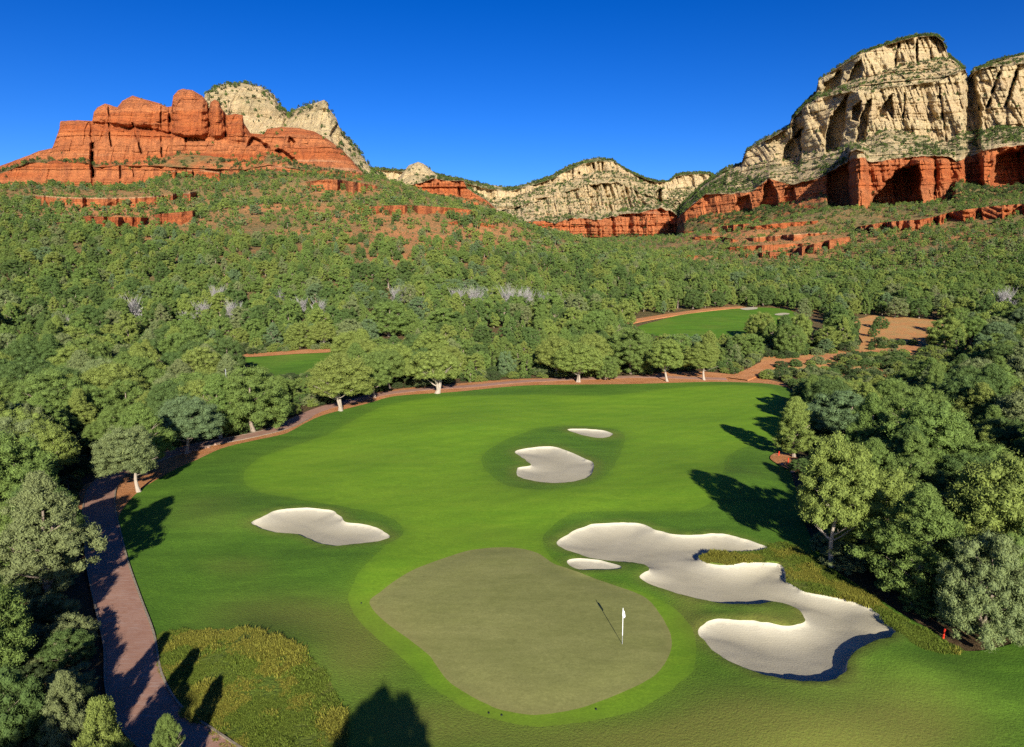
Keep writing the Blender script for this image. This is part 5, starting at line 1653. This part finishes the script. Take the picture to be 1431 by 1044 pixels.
# rocks edging the shaded path
def rock(seed, s):
    r = np.random.default_rng(seed); import bmesh
    bm = bmesh.new(); bmesh.ops.create_icosphere(bm, subdivisions=3, radius=1)
    V = np.array([v.co for v in bm.verts]); T = np.array([[v.index for v in f.verts] for f in bm.faces]); bm.free()
    for _ in range(9):
        d = r.normal(size=3); d /= np.linalg.norm(d); k = V @ d; c = r.uniform(.5, .8)
        V = V - d * np.maximum(k - c, 0)[:, None]
    V = V * (1 + .12 * (fbm(V[:, 0] * 2, V[:, 1] * 2, V[:, 2] * 2, seed, 3)[:, None] - .5)) * np.array([1.2, .9, .65]) * s
    return mesh_np('rock', V, T, M['boulder'], link=True)


M['boulder'] = soil_mat('boulder_rock', (.30, .17, .12), (.40, .27, .20), (.2, .12, .09), 1.5)
for k, (u, v, s, lab) in enumerate([(262, 634, .38, 'leftmost rock of the row along the shaded path'), (272, 631, .3, 'second rock from the left along the shaded path'), (281, 628, .42, 'largest rock of the row along the shaded path'), (290, 627, .3, 'small rock right of the largest by the shaded path'), (299, 623, .34, 'rock at the right end of the row by the shaded path'),
                                    (1095, 652, .35, 'rock in the dirt patch beside the nearer red stake'), (1110, 662, .28, 'smaller rock below the dirt patch at the fairway edge')]):
    g = hit([u], [v])[0]
    o = rock(60 + k, s); o.location = (g[0], g[1] + .4, float(zt(*g)) + .08)
    tag(o, lab, 'rock', 'rocks beside the course')
# dirt patch at the upper stakes
drape('dirt_patch', px_poly([(1076, 642), (1086, 634), (1104, 636), (1120, 648), (1116, 662), (1098, 656)], 4), M['dirt'], .16, .8)

# ------------------------------------------------------------------ light
W = bpy.data.worlds.new('World'); S.world = W; W.use_nodes = True
nt = W.node_tree
bg = nt.nodes['Background']
sky = nt.nodes.new('ShaderNodeTexSky'); sky.sky_type = 'NISHITA'; sky.sun_disc = False
sky.sun_elevation = SUN_EL
# direction towards the sun: opposite of the shadow direction
sun_to = np.array([-SDIR[0] * math.cos(SUN_EL), -SDIR[1] * math.cos(SUN_EL), math.sin(SUN_EL)])
sky.sun_rotation = math.atan2(sun_to[0], sun_to[1])
sky.altitude = 1400; sky.air_density = 1.0; sky.dust_density = 1.6; sky.ozone_density = 5.0
hs = nt.nodes.new('ShaderNodeHueSaturation'); hs.inputs['Saturation'].default_value = 1.14; hs.inputs['Hue'].default_value = 0.512; hs.inputs['Value'].default_value = 0.62
ga = nt.nodes.new('ShaderNodeGamma'); ga.inputs['Gamma'].default_value = 1.4
nt.links.new(sky.outputs[0], ga.inputs['Color']); nt.links.new(ga.outputs[0], hs.inputs['Color']); nt.links.new(hs.outputs[0], bg.inputs['Color'])
bg.inputs['Strength'].default_value = 0.058
sl = bpy.data.lights.new('sun', 'SUN'); sl.energy = 4.8; sl.angle = math.radians(.53); sl.color = (1.0, .945, .84)
so_ = bpy.data.objects.new('sun', sl); COL.objects.link(so_)
so_.rotation_euler = Vector(sun_to).to_track_quat('Z', 'Y').to_euler()
so_.location = (0, 0, 200)
vs_ = S.view_settings
vs_.view_transform = 'Standard'; vs_.look = 'None'; vs_.exposure = 0.95; vs_.gamma = 1.0; vs_.use_curve_mapping = False
S.cycles.max_bounces = 5; S.cycles.diffuse_bounces = 3; S.cycles.transmission_bounces = 2; S.cycles.glossy_bounces = 2
S.cycles.use_adaptive_sampling = True
S.cycles.use_denoising = os.environ.get('DN', '0') == '1'
S.cycles.sample_clamp_indirect = 1.5
print('TREES', len(trees), 'forest', len(a), 'far', len(b), 'shrubs', len(SP))
